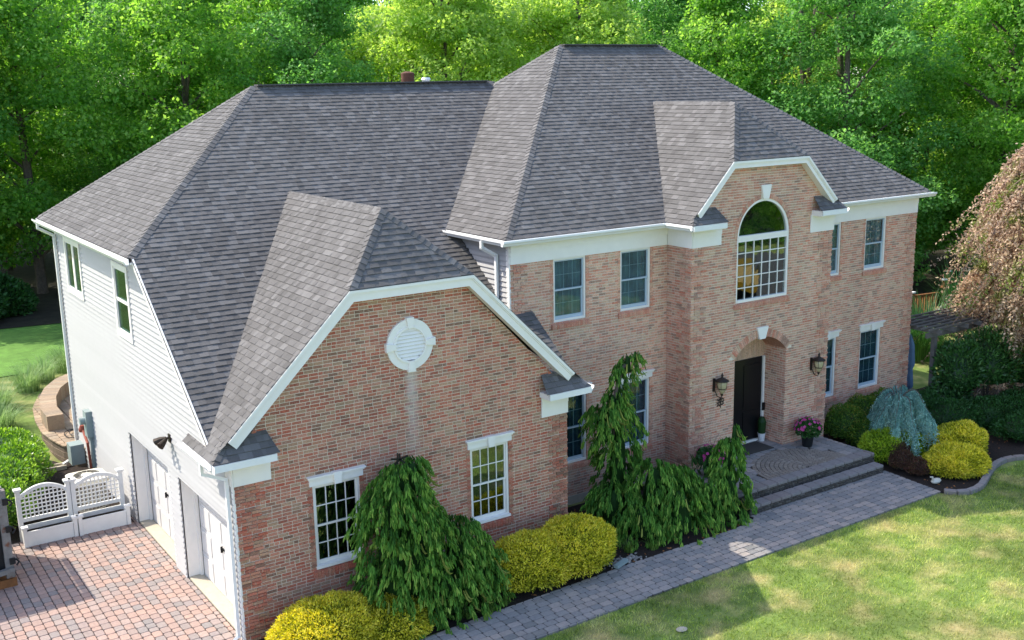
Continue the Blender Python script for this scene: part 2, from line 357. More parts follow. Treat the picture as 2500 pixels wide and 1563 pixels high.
# openings
G1 = (4.62, 5.497, 1.009, 2.56); G2 = (1.389, 2.298, 1.009, 2.56)
hG = [rect_hole(*G1), rect_hole(*G2)]
W1, W2, W4, W3 = (7.895, 8.775, 4.257, 5.65), (9.748, 10.63, 4.257, 5.65), (18.13, 18.978, 4.257, 5.65), (16.28, 17.159, 4.257, 5.65)
L1, L2, L4, L3 = [(a, b, .967, 2.60) for a, b, _, _ in (W1, W2, W4, W3)]
hM = [rect_hole(*q) for q in (W1, W2, W3, W4, L1, L2, L3, L4)]
AW = (12.549, 14.28, 4.21); archw = arch_hole(AW[0], AW[1], AW[2], 5.737, .866, .085)
ED = (12.565, 14.32); archd = arch_hole(ED[0], ED[1], .38, 2.86, .42, .17)
Gpoly = [(0, .0), (XG, .0), (XG, 3.36), (4.62, 5.72), (2.24, 5.72), (0, 3.36)]
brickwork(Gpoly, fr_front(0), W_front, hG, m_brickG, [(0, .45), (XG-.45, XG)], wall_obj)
Mpoly = [(XM0, -.14), (XP0, -.14), (XP0, 6.1), (XM0, 6.1)]
brickwork(Mpoly, fr_front(YM), W_front, [h for h in hM if h.poly[0][0] < XP0], m_brick, [(XM0, XM0+.4)], wall_obj)
brickwork([(XP1, -.14), (XM1, -.14), (XM1, 6.1), (XP1, 6.1)], fr_front(YM), W_front, [h for h in hM if h.poly[0][0] > XP1], m_brick, [(XM1-.42, XM1)], wall_obj)
Ppoly = [(XP0, .0), (XP1, .0), (XP1, 6.15), (14.62, 7.38), (12.2, 7.38), (XP0, 6.15)]
brickwork(Ppoly, fr_front(YP), W_front, [archw, archd], m_brick, [(XP0, XP0+.42), (XP1-.42, XP1)], wall_obj)
brickwork([(-YM, .0), (-YP, .0), (-YP, 6.1), (-YM, 6.1)], fr_left(XP0), W_left, [], m_brick, [(-YP-.42, -YP)], wall_obj)
# right jamb of the entrance alcove, seen from the left
AY = 1.66
brickwork([(-AY, .38), (-YP, .38), (-YP, 2.95), (-AY, 2.95)], fr_left(ED[1]), W_left, [], m_brick, [], wall_obj)
mb = MB()
mb.box(ED[0]-.1, ED[0]-.002, YP+.01, AY, .38, 2.95)                       # left jamb, vault, soldier panel over the door
c, cz, R, a0 = archd.arc; n = 12
ring = [(c+(R)*math.sin(a0*(1-2*i/n)), cz+R*math.cos(a0*(1-2*i/n))) for i in range(n+1)]
for i in range(n):
    (x0, z0), (x1, z1) = ring[i], ring[i+1]
    mb.add([(x0, YP+.004, z0), (x1, YP+.004, z1), (x1, AY, z1), (x0, AY, z0)], [(0, 1, 2, 3)])
obj('alcove_vault', mb, m_brick, wall_obj)
for i in range(30):                                                       # soldier course over the front door
    x0 = ED[0]+i*(ED[1]-ED[0])/30; P = [(x0+.004, 2.56), (x0+.054, 2.56), (x0+.054, 3.26), (x0+.004, 3.26)]
    vs, fs = slab(P, fr_front(AY-.02), lambda u, v: .004+.003*(i % 3), -.01); bricks.add(wall_obj, m_brick, vs, fs, random.choice((.45, .5, .55)), .03, W_front)
brick_wall_mb.add([(ED[0], AY, .38), (ED[1], AY, .38), (ED[1], AY, 3.3), (ED[0], AY, 3.3)], [(0, 1, 2, 3)])
# radial brick rings of the arches
def arch_ring(arc, y, depth, thick, m, n):
    c, cz, R, a0 = arc
    for i in range(n):
        a = -a0+2*a0*i/n+.06/n; b = -a0+2*a0*(i+1)/n-.12/n
        if abs((a+b)/2) < .12/R: continue
        P = [(c+R*math.sin(a), cz+R*math.cos(a)), (c+(R+depth)*math.sin(a), cz+(R+depth)*math.cos(a)),
             (c+(R+depth)*math.sin(b), cz+(R+depth)*math.cos(b)), (c+R*math.sin(b), cz+R*math.cos(b))]
        if parea(P) < 1e-5: continue
        P = P[::-1] if sum(P[j][0]*P[(j+1) % 4][1]-P[(j+1) % 4][0]*P[j][1] for j in range(4)) < 0 else P
        vs, fs = slab(P, fr_front(y), lambda u, v: thick, -.05); bricks.add(wall_obj, m, vs, fs, random.random(), parea(P), W_front)
arch_ring(archw.arc, YP, .1, .01, m_brick, 44); arch_ring(archd.arc, YP, .19, .008, m_brick, 34)
mb = MB()                                                                 # plain returns that close the volumes
mb.box(XG-.2, XG, .02, YM, 0, 3.3); mb.box(XP1-.1, XP1-.002, YP+.02, YM, 0, 6.1)
mb.box(XM1-.25, XM1-.002, YM+.02, 12, -.1, 6.1)
objs('side_wall', mb, m_brickG, wall_obj)
mb = MB(); mb.box(.2, XM1-.3, 11.7, 11.95, -.3, 6.1); obj('rear_wall', mb, m_side, house)
mb = MB(); mb.box(XM0, XP0, YM-.025, YM+.1, -.3, .2); obj('foundation', mb, m_conc, house)
# brick reveals and rowlock sills
def reveal(u0, u1, z0, z1, y, m, sill=True, d=.09):
    mbr = MB()
    z = z0
    while z < z1:
        for (x0, x1) in ((u0-.09, u0-.001), (u1+.001, u1+.09)):
            mbr.box(x0, x1, y+.002, y+d, z+.004, min(z+CH-.004, z1), random.random())
        z += CH
    mbr.box(u0-.1, u0-.003, y+.008, y+d, z0, z1, .5); mbr.box(u1+.003, u1+.1, y+.008, y+d, z0, z1, .5)
    obj('window_reveal', mbr, m, wall_obj, kind='stuff')
    if sill:
        n = int((u1-u0+.14)/.062)
        for i in range(n):
            x0 = u0-.07+i*(u1-u0+.14)/n; x1 = x0+(u1-u0+.14)/n-.008
            vs = [(x0, y-.05, z0-.14), (x1, y-.05, z0-.14), (x1, y-.05, z0-.035), (x0, y-.05, z0-.035), (x0, y+d, z0-.14), (x1, y+d, z0-.14), (x1, y+d, z0-.002), (x0, y+d, z0-.002)]
            bricks.add(wall_obj, m, vs, [(0, 1, 2, 3), (3, 2, 6, 7), (1, 5, 6, 2), (4, 0, 3, 7), (0, 4, 5, 1)], random.choice((.1, .62, .68, .15, .6)), .01, W_front)
for q in (G1, G2): reveal(*q, 0, m_brickG)
for q in (W1, W2, W3, W4, L1, L2, L3, L4): reveal(*q, YM, m_brick)
reveal(AW[0], AW[1], AW[2], 5.737, YP, m_brick)
# -------------------------------------------------- windows
def lbox(mb, fr, u0, u1, z0, z1, d0, d1):
    P = [(u0, z0), (u1, z0), (u1, z1), (u0, z1)]; a = [fr(u, z, d1) for u, z in P]+[fr(u, z, d0) for u, z in P]
    mb.add(a, [(0, 1, 2, 3), (7, 6, 5, 4), (0, 4, 5, 1), (1, 5, 6, 2), (2, 6, 7, 3), (3, 7, 4, 0)])
def rectframe(mb, fr, u0, u1, z0, z1, t, d0, d1, tb=None):
    tb = tb or t
    lbox(mb, fr, u0, u0+t, z0, z1, d0, d1); lbox(mb, fr, u1-t, u1, z0, z1, d0, d1)
    lbox(mb, fr, u0+t, u1-t, z0, z0+tb, d0, d1); lbox(mb, fr, u0+t, u1-t, z1-t, z1, d0, d1)
def glaze(fr, u0, u1, z0, z1, d, nx, nz, m, parent):
    for i in range(nx):
        for j in range(nz):
            a = MB(); lbox(a, fr, u0+(u1-u0)*i/nx, u0+(u1-u0)*(i+1)/nx-.002, z0+(z1-z0)*j/nz, z0+(z1-z0)*(j+1)/nz-.002, d-.006, d); obj('pane', a, m, parent)
def window(fr, u0, u1, z0, z1, style='hung', head=False, bg='curtain', vis=True):
    wi = empty('window'); wi.parent = house
    a = MB(); white = style == 'white'
    rectframe(a, fr, u0, u1, z0, z1, .045, -.09, -.02, .05)
    if white: lbox(a, fr, u0-.01, u1+.01, z0-.005, z0+.045, -.09, .03)
    obj('frame', a, m_trim, wi)
    mid = (z0+z1)/2; a = MB(); s0, s1 = u0+.046, u1-.046
    ms = m_trim if white else m_sash
    rectframe(a, fr, s0, s1, mid-.018, z1-.046, .028, -.08, -.045, .035); rectframe(a, fr, s0, s1, z0+.051, mid+.018, .04, -.1, -.066, .07)
    obj('sash', a, ms, wi)
    nx = 4 if white else 3
    ua, ub = s0+.03, s1-.03
    if white:
        glaze(fr, ua, ub, mid+.02, z1-.075, -.058, 4, 2, m_glassR, wi); glaze(fr, s0+.04, s1-.04, z0+.12, mid-.02, -.08, 4, 2, m_glassR, wi)
        a = MB()
        for i in range(1, 4):
            x = ua+(ub-ua)*i/4; lbox(a, fr, x-.008, x+.008, mid+.02, z1-.075, -.056, -.045); lbox(a, fr, x-.008, x+.008, z0+.12, mid-.02, -.078, -.066)
        for z, d in (((mid+z1)/2-.02, -.055), ((z0+mid)/2+.05, -.077)): lbox(a, fr, ua+.002, ub-.002, z-.008, z+.008, d, d+.011)
        objs('muntin', a, m_trim, wi)
    else:
        glaze(fr, ua, ub, mid+.02, z1-.075, -.058, 1, 1, m_glass, wi); glaze(fr, s0+.04, s1-.04, z0+.12, mid-.02, -.08, 1, 1, m_glass, wi)
        a = MB()
        for i in range(1, 3):
            x = ua+(ub-ua)*i/3; lbox(a, fr, x-.006, x+.006, mid+.02, z1-.075, -.072, -.066); lbox(a, fr, x-.006, x+.006, z0+.12, mid-.02, -.094, -.088)
        for z, d in (((mid+z1)/2-.02, -.0725), ((z0+mid)/2+.05, -.0945)): lbox(a, fr, ua+.002, ub-.002, z-.006, z+.006, d, d+.007)
        objs('grille_bar', a, m_grille, wi)
    a = MB()
    if bg == 'curtain':
        n = 26
        for i in range(n):
            t0, t1 = i/n, (i+1)/n; d0 = -.13+.02*math.sin(i*1.9)+(.03 if .38 < t0 < .6 else 0)*-1; d1 = -.13+.02*math.sin((i+1)*1.9)
            a.add([fr(u0+(u1-u0)*t0, z0, d0), fr(u0+(u1-u0)*t1, z0, d1), fr(u0+(u1-u0)*t1, z1, d1), fr(u0+(u1-u0)*t0, z1, d0)], [(0, 1, 2, 3)])
        obj('curtain', a, m_curt if z0 > 3 else m_curtL, wi)
    else:
        z = z0
        while z < z1-.02: lbox(a, fr, u0, u1, z, z+.022, -.17, -.165); z += .026
        obj('blind', a, m_dark, wi)
    a = MB(); lbox(a, fr, u0-.15, u1+.15, z0-.1, z1+.1, -.32, -.3); obj('room_dark', a, m_dark, wi)
    if head:
        a = MB(); h0 = z1-.0
        lbox(a, fr, u0-.06, u1+.06, h0, h0+.12, .0, .035); lbox(a, fr, u0-.08, u1+.08, h0+.1205, h0+.15, .0, .06); lbox(a, fr, u0-.1, u1+.1, h0+.1505, h0+.18, .0, .085)
        c = (u0+u1)/2; P = [(c-.06, h0-.02), (c+.06, h0-.02), (c+.085, h0+.195), (c-.085, h0+.195)]
        vs, fs = slab(P, fr, lambda u, v: .1, 0.); a.add(vs, fs); obj('window_header', a, m_trim, wi)
    return wi
fM = fr_front(YM); f0 = fr_front(0)
window(f0, *G1, style='white', head=True, bg='blind'); window(f0, *G2, style='white', head=True, bg='blind')
for q in (W1, W2, W3, W4): window(fM, *q)
for q in (L1, L2, L3, L4): window(fM, *q, head=True)
# tall arched window over the door
fP = fr_front(YP); wi = empty('arched_window'); wi.parent = house
tag(wi, label='tall arched window over the front door with a half-round fanlight')
a = MB(); u0, u1, z0, zs = AW[0], AW[1], AW[2], 5.737
lbox(a, fP, u0, u0+.05, z0, zs, -.1, -.01); lbox(a, fP, u1-.05, u1, z0, zs, -.1, -.01); lbox(a, fP, u0+.05, u1-.05, z0, z0+.06, -.1, .01)
lbox(a, fP, u0+.05, u1-.05, zs-.1, zs-.02, -.1, -.005); lbox(a, fP, u0+.05, u1-.05, zs-.018, zs+.04, -.1, .004)
cx, czz, R = (u0+u1)/2, zs, (u1-u0)/2; n = 28
for i in range(n):
    a1, a2 = math.pi*i/n, math.pi*(i+1)/n
    q = [(cx+r*math.cos(t), czz+r*math.sin(t)) for r, t in ((R, a1), (R, a2), (R-.06, a2), (R-.06, a1))]
    vs, fs = slab(q, fP, lambda u, v: -.01, -.1); a.add(vs, fs)
obj('frame', a, m_trim, wi)
a = MB(); n = 24
P = [(cx+(R-.055)*math.cos(math.pi*i/n), czz+.04+(R-.095)*math.sin(math.pi*i/n)) for i in range(n+1)]
vs, fs = slab(P, fP, lambda u, v: -.05, -.056); a.add(vs, fs); obj('pane', a, m_glassR, wi)
glaze(fP, u0+.05, u1-.05, z0+.06, zs-.1, -.05, 6, 5, m_glassR, wi)
a = MB()
for i in range(1, 6): x = u0+.05+(u1-u0-.1)*i/6; lbox(a, fP, x-.009, x+.009, z0+.06, zs-.1, -.048, -.03)
for j in range(1, 5): z = z0+.06+(zs-.1-z0-.06)*j/5; lbox(a, fP, u0+.052, u1-.052, z-.009, z+.009, -.0475, -.029)
objs('muntin', a, m_trim, wi)
a = MB(); lbox(a, fP, u0, u1, z0, zs+R, -.5, -.45); obj('room_dark', a, m_dark, wi)
for (cc, zb, ht, wb, wt) in ((cx+.01, 6.6, .32, .09, .165), ((ED[0]+ED[1])/2, 3.24, .29, .095, .19)):
    P = [(cc-wb, zb), (cc+wb, zb), (cc+wt, zb+ht), (cc-wt, zb+ht)]; a = MB(); vs, fs = slab(P, fP, lambda u, v: .05, -.02); a.add(vs, fs); obj('keystone', a, m_trim, house)
# front door
dr = empty('front_door', (ED[0], AY, .4)); dr.parent = house
a = MB(); a.box(ED[0]+.02, ED[1]-.1, AY-.05, AY-.01, .44, 2.55)
for i in range(2):
    for (za, zb) in ((.6, 1.2), (1.3, 2.4)): a.box(ED[0]+.22+i*.8, ED[0]+.72+i*.8, AY-.065, AY-.0495, za, zb)
obj('door_leaf', a, m_door, dr)
a = MB(); a.box(ED[1]-.09, ED[1]-.03, AY-.09, AY-.005, .44, 2.56); a.box(ED[0], ED[1]-.03, AY-.12, AY-.055, .38, .44); obj('door_frame', a, m_trim, dr)
a = MB(); a.box(ED[1]-.1, ED[1]-.02, AY-.12, AY-.091, 1.15, 1.35); obj('door_chime', a, m_door, dr)
# -------------------------------------------------- siding wall (left side) and the triangle on the main block
GD1, GD2 = (3.766, 6.534), (.389, 3.112); GT = 2.12
WA, WB = (9.419, 11.007, 4.562, 5.936), (5.394, 6.557, 4.293, 5.884)
lpoly = [(-11.95, -.35), (-.0, -.05), (-.0, 3.34), (-.33, 3.46), (-3.9, 6.1), (-11.95, 6.1)]
lholes = [rect_hole(-GD1[1], -GD1[0], -.4, GT), rect_hole(-GD2[1], -GD2[0], -.4, GT), rect_hole(-WA[1], -WA[0], WA[2], WA[3]), rect_hole(-WB[1], -WB[0], WB[2], WB[3])]
side_wall = empty('siding_wall'); side_wall.parent = house
def siding(poly, frame, nrm, holes, ex=.11):
    z0 = min(p[1] for p in poly); z1 = max(p[1] for p in poly); ua = min(p[0] for p in poly); ub = max(p[0] for p in poly)
    k = math.floor(z0/ex)
    while k*ex < z1:
        za, zb = k*ex, (k+1)*ex; k += 1
        cuts = sorted([za, zb]+[e for h in holes for e in h.edges if za < e < zb])
        for c0, c1 in zip(cuts, cuts[1:]):
            if c1-c0 < .004: continue
            segs = [(ua, ub)]
            for h in holes:
                r = h((c0+c1)/2)
                if r: segs = [s2 for s in segs for s2 in ((s[0], min(s[1], r[0])), (max(s[0], r[1]), s[1])) if s2[1]-s2[0] > .012]
            for p, q in segs:
                P = clip(poly, p, q, c0, c1)
                if P:
                    vs, fs = slab(P, frame, lambda u, v: .002+.032*(1-(v-za)/ex), -.02); boards.add(side_wall, m_side, vs, fs, random.random(), parea(P), nrm)
siding(lpoly, fr_left(0), W_left, lholes)
siding([(-4.4, 3.6), (-YM-.05, 3.6), (-YM-.05, 6.1), (-4.4, 6.1)], fr_left(XM0), W_left, [])
a = MB(); fL = fr_left(0)
lbox(a, fL, -.07, .012, -.05, 3.3, -.01, .028); lbox(a, fL, -12.0, -11.9, -.35, 6.1, -.01, .028)
lbox(a, fr_left(XM0), -YM-.09, -YM+.012, 3.4, 6.1, -.01, .03)
objs('corner_board', a, m_trim, side_wall)
# windows on the siding
for q, kind in ((WA, 'case'), (WB, 'hung')):
    y0, y1, z0, z1 = q; u0, u1 = -y1, -y0; wi = empty('window'); wi.parent = house
    a = MB(); rectframe(a, fL, u0, u1, z0, z1, .11, -.05, .048, .13)
    if kind == 'case': lbox(a, fL, (u0+u1)/2-.06, (u0+u1)/2+.06, z0+.13, z1-.11, -.05, .03)
    obj('frame', a, m_trim, wi); a = MB()
    if kind == 'case':
        for ua, ub in ((u0+.111, (u0+u1)/2-.061), ((u0+u1)/2+.061, u1-.111)): rectframe(a, fL, ua, ub, z0+.131, z1-.111, .035, -.05, .026)
    else:
        zm = (z0+z1)/2; rectframe(a, fL, u0+.111, u1-.111, zm+.002, z1-.111, .035, -.04, .03); rectframe(a, fL, u0+.111, u1-.111, z0+.131, zm, .035, -.04, .024)
    obj('sash', a, m_trim, wi)
    n = 2 if kind == 'case' else 1
    glaze(fL, u0+.14, u1-.14, z0+.16, z1-.14, .018, n, 3-n, m_glassS, wi)
    a = MB(); lbox(a, fL, u0+.05, u1-.05, z0+.05, z1-.05, -.2, -.18); obj('room_dark', a, m_dark, wi)
# garage bays
for (y0, y1) in (GD1, GD2):
    g = empty('garage_door', (.3, (y0+y1)/2, 0)); g.parent = house
    a = MB(); a.box(.0, .3, y1, y1+.05, 0, GT); a.box(.0, .3, y0-.05, y0, 0, GT); a.box(.0, .3, y0, y1, GT, GT+.05)
    a.box(-.02, .04, y0-.05, y0-.001, 0, GT+.001)
    a.box(.24, .3, y1-.07, y1-.001, 0, GT-.001); a.box(.24, .3, y0+.001, y0+.07, 0, GT-.001); a.box(.24, .3, y0+.07, y1-.07, GT-.09, GT-.001)
    obj('door_frame', a, m_trim, g)
    for k in range(4):
        a = MB(); zz = .03+k*.525; ya, yb = y0+.072, y1-.072
        a.box(.31, .35, ya, yb, zz, zz+.515)
        for i in range(4):
            w_ = (yb-ya)/4; a.box(.297, .3105, ya+i*w_+.06, ya+(i+1)*w_-.06, zz+.06, zz+.455)
        obj('door_panel', a, m_gdoor, g)
    a = MB(); a.box(.27, .31, (y0+y1)/2-.05, (y0+y1)/2+.05, 1.02, 1.05); a.box(.25, .29, (y0+y1)/2-.01, (y0+y1)/2+.01, .98, 1.1); obj('handle', a, m_steel, g)
# -------------------------------------------------- roofs
EX = .13
roof = empty('roof'); roof.parent = house
deck = MB()
def roofplane(P3, start=0, lift=0.):
    P3 = [V(p) for p in P3]; n = V((0, 0, 0))
    for i in range(len(P3)): n = n+P3[i].cross(P3[(i+1) % len(P3)])
    n.normalize(); 
    if n.z < 0: n = -n; P3 = P3[::-1]
    u = V((0, 0, 1)).cross(n).normalized(); v = n.cross(u)
    zmin = min(p.z for p in P3); o = next(p for p in P3 if abs(p.z-zmin) < 1e-6)
    P = [((p-o).dot(u), (p-o).dot(v)) for p in P3]; fr = lambda a, b, h: o+u*a+v*b+n*(h+lift)
    deck.add(P3, [tuple(range(len(P3)))])
    vmax = max(p[1] for p in P); ua = min(p[0] for p in P); ub = max(p[0] for p in P); k = 0
    v0 = 0
    while v0 < vmax:
        v1 = v0+EX; x = ua-random.random()*.2; thick = random.random() < .5
        while x < ub:
            wd = random.uniform(.1, .26) if thick else random.uniform(.07, .2)
            Q = clip(P, x, x+wd, v0, v1)
            if Q:
                t = (.016 if thick else .009)+random.random()*.002
                vs, fs = slab(Q, fr, lambda a, b: .001+t*(1-(b-v0)/EX), -.001); shingles.add(roof, m_shin, vs, fs, min(.99, random.random()*.9+.02), parea(Q), n)
            x += wd; thick = not thick
        v0 = v1
    return n
def ridgecap(A, B, n1, n2, w_=.12, ex=.14, r=.5):
    A, B = V(A), V(B); d = (B-A).normalized(); A = A+d*.1; L = (B-A).length
    s1 = n1.cross(d).normalized(); s2 = -n2.cross(d).normalized()
    up = (n1+n2).normalized(); N = int(L/ex)
    if s1.dot(up) > 0: s1 = -s1
    if s2.dot(up) > 0: s2 = -s2
    for i in range(N+1):
        a = A+d*i*ex; b = A+d*min(L, (i+1)*ex+.02)
        if (b-a).length < .03: continue
        l0, l1 = up*.03, up*.014
        vs = [a+l0, a+s1*w_+l0*.8, a+s2*w_+l0*.8, b+l1, b+s1*w_+l1*.6, b+s2*w_+l1*.6, a, a+s1*w_-up*.0, a+s2*w_-up*.0]
        fs = [(0, 1, 4, 3), (0, 3, 5, 2), (0, 6, 7, 1), (0, 2, 8, 6), (1, 7, 4), (2, 5, 8)]
        caps.add(roof, m_shin, vs, fs, random.choice((.5, .6, .3, .85, .7)), w_*ex*2, up)
# key points
rxw = -.3; ZW, YW = 9.375, 8.113; pw = .75
wf = lambda y: ZW-pw*(YW-y)
yH = YW-(ZW-6.267)/pw
R1 = (3.895, YW, ZW); R1b = (10.67, YW, ZW); HH = (-.35, yH, 6.267); HB = (-.35, 12.3, 6.267)
gx = 3.432; pg = (5.956-3.418)/(2.193+.42); gz = 7.16; gyb = YW-(ZW-gz)/pw; gyv = YW-(ZW-3.52)/pw; GE = gx*2+.42
nWf = roofplane([HH, (rxw, yH-.0, wf(yH)), (rxw, gyv, wf(gyv)), (gx, gyb, gz), (GE-.1, gyv, wf(gyv)), (7.33, .19, wf(.19)), (7.33, YM, wf(YM)), (XM0, YM, wf(YM)), (XM0, 3.95, wf(3.95)), R1b, R1])
nWl = roofplane([HB, HH, R1]); nWb = roofplane([HB, R1, R1b, (6.6, 12.3, 6.267)])
gl0, jl, gr, grb = (-.42, -.212, 3.418), (2.193, -.212, 5.956), (gx, .893, gz), (gx, gyb, gz)
nGl = roofplane([gl0, jl, gr, grb, (rxw, gyv, 3.418+pg*(rxw+.42)), (-.42, .21, 3.418)], lift=.003)
roofplane([(-.42, .21, 3.418), (rxw, .21, 3.418+pg*(rxw+.42)), (rxw, 1.238, 3.418+pg*(rxw+.42)), (-.42, 1.238, 3.418)], lift=.003)
jr = (4.671, -.212, 5.956); gr0 = (GE, -.212, 3.418)
nGr = roofplane([gr0, jr, gr, grb, (GE, .17, 3.418)], lift=.003); nGj = roofplane([jl, jr, gr])
m1, m2, mr1, mr2, mb1, mb2 = (6.534, 1.5, 6.207), (20.508, 1.5, 6.207), (11.827, 6.777, 10.26), (15.313, 6.777, 10.26), (6.534, 12.05, 6.207), (20.508, 12.05, 6.207)
px, pzr = 13.4, 8.784; pyb = 1.5+(pzr-6.207)/.768
nMf = roofplane([m1, (10.86, 1.5, 6.207), (px, pyb, pzr), (15.94, 1.5, 6.207), m2, mr2, mr1])
nMl = roofplane([m1, mr1, mb1]); nMr = roofplane([m2, mr2, mb2]); nMb = roofplane([mb1, mb2, mr2, mr1])
pl, pj, pr_, pgr = (10.86, .72, 6.207), (12.17, .72, 7.536), (px, 1.95, pzr), (px, pyb, pzr)
nPl = roofplane([pl, pj, pr_, pgr, (10.86, 1.5, 6.207)], lift=.003)
pj2 = (14.63, .72, 7.536); nPr = roofplane([(15.94, .72, 6.207), pj2, pr_, pgr, (15.94, 1.5, 6.207)], lift=.003); nPj = roofplane([pj, pj2, pr_])
nV = V((0, 0, 1))
def retroof(x0, x1, yf, yb, z0, z1, hip):
    """little cornice-return roof: front slope, with a hipped outer end on the side 'hip'"""
    h = .34
    if hip < 0:
        roofplane([(x0, yf, z0), (x1, yf, z0), (x1-.1, yb, z1), (x0+h, yb, z1)])
        roofplane([(x0, yf, z0), (x0+h, yb, z1), (x0, yb, z0)]); ridgecap((x0, yf, z0+.005), (x0+h, yb, z1), V((0, -.7, .7)), V((-.7, 0, .7)), .09)
    else:
        roofplane([(x0, yf, z0), (x1, yf, z0), (x1-h, yb, z1), (x0+.1, yb, z1)])
        roofplane([(x1, yf, z0), (x1-h, yb, z1), (x1, yb, z0)]); ridgecap((x1, yf, z0+.005), (x1-h, yb, z1), V((0, -.7, .7)), V((.7, 0, .7)), .09)
retroof(-.42, .72, -.34, .0, 3.418, 3.74, -1); retroof(6.2, GE, -.34, .0, 3.418, 3.74, 1)
retroof(10.86, 11.93, .6, YP, 6.207, 6.52, -1); retroof(15.0, 15.94, .6, YP, 6.207, 6.52, 1)
ridgecap(HH, R1, nWl, nWf); ridgecap(HB, R1, nWl, nWb); ridgecap(R1, (10.6, YW, ZW), nWf, nWb)
ridgecap(grb, gr, nGl, nGr); ridgecap(jl, gr, nGl, nGj); ridgecap(jr, gr, nGr, nGj)
ridgecap(m1, mr1, nMl, nMf); ridgecap(m2, mr2, nMr, nMf); ridgecap(mr1, mr2, nMf, nMb); ridgecap(mb1, mr1, nMl, nMb); ridgecap(mb2, mr2, nMr, nMb)
ridgecap(pgr, pr_, nPl, nPr); ridgecap(pj, pr_, nPl, nPj); ridgecap(pj2, pr_, nPr, nPj)
obj('roof_deck', deck, m_shinB, roof)
a = MB(); a.beam((R1[0]+.1, YW, ZW+.03), (10.4, YW, ZW+.03), .26, .03, .8); a.beam((mr1[0]+.1, 6.777, 10.285), (mr2[0]-.1, 6.777, 10.285), .26, .03, .8); objs('ridge_vent', a, m_shin, roof)
# vent pipe and small stub behind the wing ridge
a = MB(); a.lathe((8.38, 8.75, 8.8), [(.12, 0), (.12, .62)], 16); a.lathe((8.38, 8.75, 9.3), [(.13, 0), (.13, .06)], 16); obj('flue_collar', a, m_alu, roof, smooth=False)
a = MB(); a.lathe((8.38, 8.75, 9.42), [(.17, 0), (.175, .2), (.17, .22), (.06, .26)], 16); obj('flue_cap', a, m_rust, roof)
a = MB(); a.lathe((8.95, 8.8, 8.9), [(.1, 0), (.1, .55), (.13, .56), (.1, .62)], 14); obj('vent_stub', a, m_alu, roof)
# -------------------------------------------------- trim, friezes, gutters
a = MB()
for (x0, x1, y) in ((XM0, XP0-.0, YM), (XP1, XM1, YM)):
    a.box(x0, x1, y-.03, y-.009, 5.65, 5.9); a.box(x0, x1+(.0), y-.045, y-.0095, 5.903, 6.11)
a.box(XP0, 12.02, YP-.03, YP-.009, 5.65, 5.9); a.box(XP0, 12.02, YP-.045, YP-.0095, 5.903, 6.08)
a.box(15.0, XP1+.03, YP-.03, YP-.009, 5.65, 5.9); a.box(15.0, XP1+.03, YP-.045, YP-.0095, 5.903, 6.08)
a.box(XP0-.03, XP0-.009, YP-.03, YM-.046, 5.65, 5.9); a.box(XP0-.045, XP0-.0095, YP-.045, YM-.046, 5.903, 6.11)
a.box(-.01, .651, -.03, -.009, 2.866, 3.1); a.box(-.01, .651, -.045, -.0095, 3.103, 3.31)
a.box(6.29, XG+.01, -.03, -.009, 2.866, 3.1); a.box(6.29, XG+.01, -.045, -.0095, 3.103, 3.31)
a.box(-.042, -.018, -.045, .25, 2.866, 3.31)
objs('frieze_board', a, m_trim, house)
a = MB()                                   # soffits and return boxes
a.box(6.55, 10.9, 1.52, YM+.1, 6.08, 6.12); a.box(15.9, 20.48, 1.52, YM+.1, 6.08, 6.12); a.box(6.55, XM0+.05, 1.7, 4.1, 6.085, 6.125)
a.box(10.88, XP0+.02, .75, YM, 6.07, 6.11)
a.box(-.33, .05, 3.95, 12.2, 6.14, 6.18)
for (x0, x1, yf, yb, z0, z1) in ((-.4, .66, -.32, -.0, 3.29, 3.4), (6.26, GE-.02, -.32, -.0, 3.29, 3.4), (10.88, 11.88, .62, YP, 6.06, 6.19), (15.05, 15.92, .62, YP, 6.06, 6.19)):
    a.box(x0, x1, yf, yb, z0, z1)
objs('soffit', a, m_trim, house)
a = MB()                                   # rakes of the two gables: wide flat board plus stepped moulding under the shingles
def rake(pts, y, wd):
    P = [V(p) for p in pts]; ns = []
    for p, q in zip(P, P[1:]):
        d = (q-p).normalized(); n_ = V((d.z, 0, -d.x)); ns.append(-n_ if n_.z > 0 else n_)
    mit = [ns[0]]+[(a_+b_)/(1+a_.dot(b_)) for a_, b_ in zip(ns, ns[1:])]+[ns[-1]]
    for i in range(len(P)-1):
        for (o0, o1, y0, y1) in ((-.01, .04, y-.03, y+.2), (.041, .065, y-.012, y+.2), (.066, wd, y+.004, y+.2)):
            vs = [V((r.x, yy, r.z))+m_*o for yy in (y0, y1) for r, m_, o in ((P[i], mit[i], o0), (P[i+1], mit[i+1], o0), (P[i+1], mit[i+1], o1), (P[i], mit[i], o1))]
            a.add(vs, [(0, 1, 2, 3), (7, 6, 5, 4), (0, 4, 5, 1), (1, 5, 6, 2), (2, 6, 7, 3), (3, 7, 4, 0)])
dz = -.02
rake([(-.1, 0, 3.729+dz), (2.193, 0, 5.956+dz), (4.671, 0, 5.956+dz), (6.96, 0, 3.729+dz)], -.2, .19)
rake([(11.1, 0, 6.45+dz), (12.17, 0, 7.536+dz), (14.63, 0, 7.536+dz), (15.7, 0, 6.45+dz)], .73, .15)
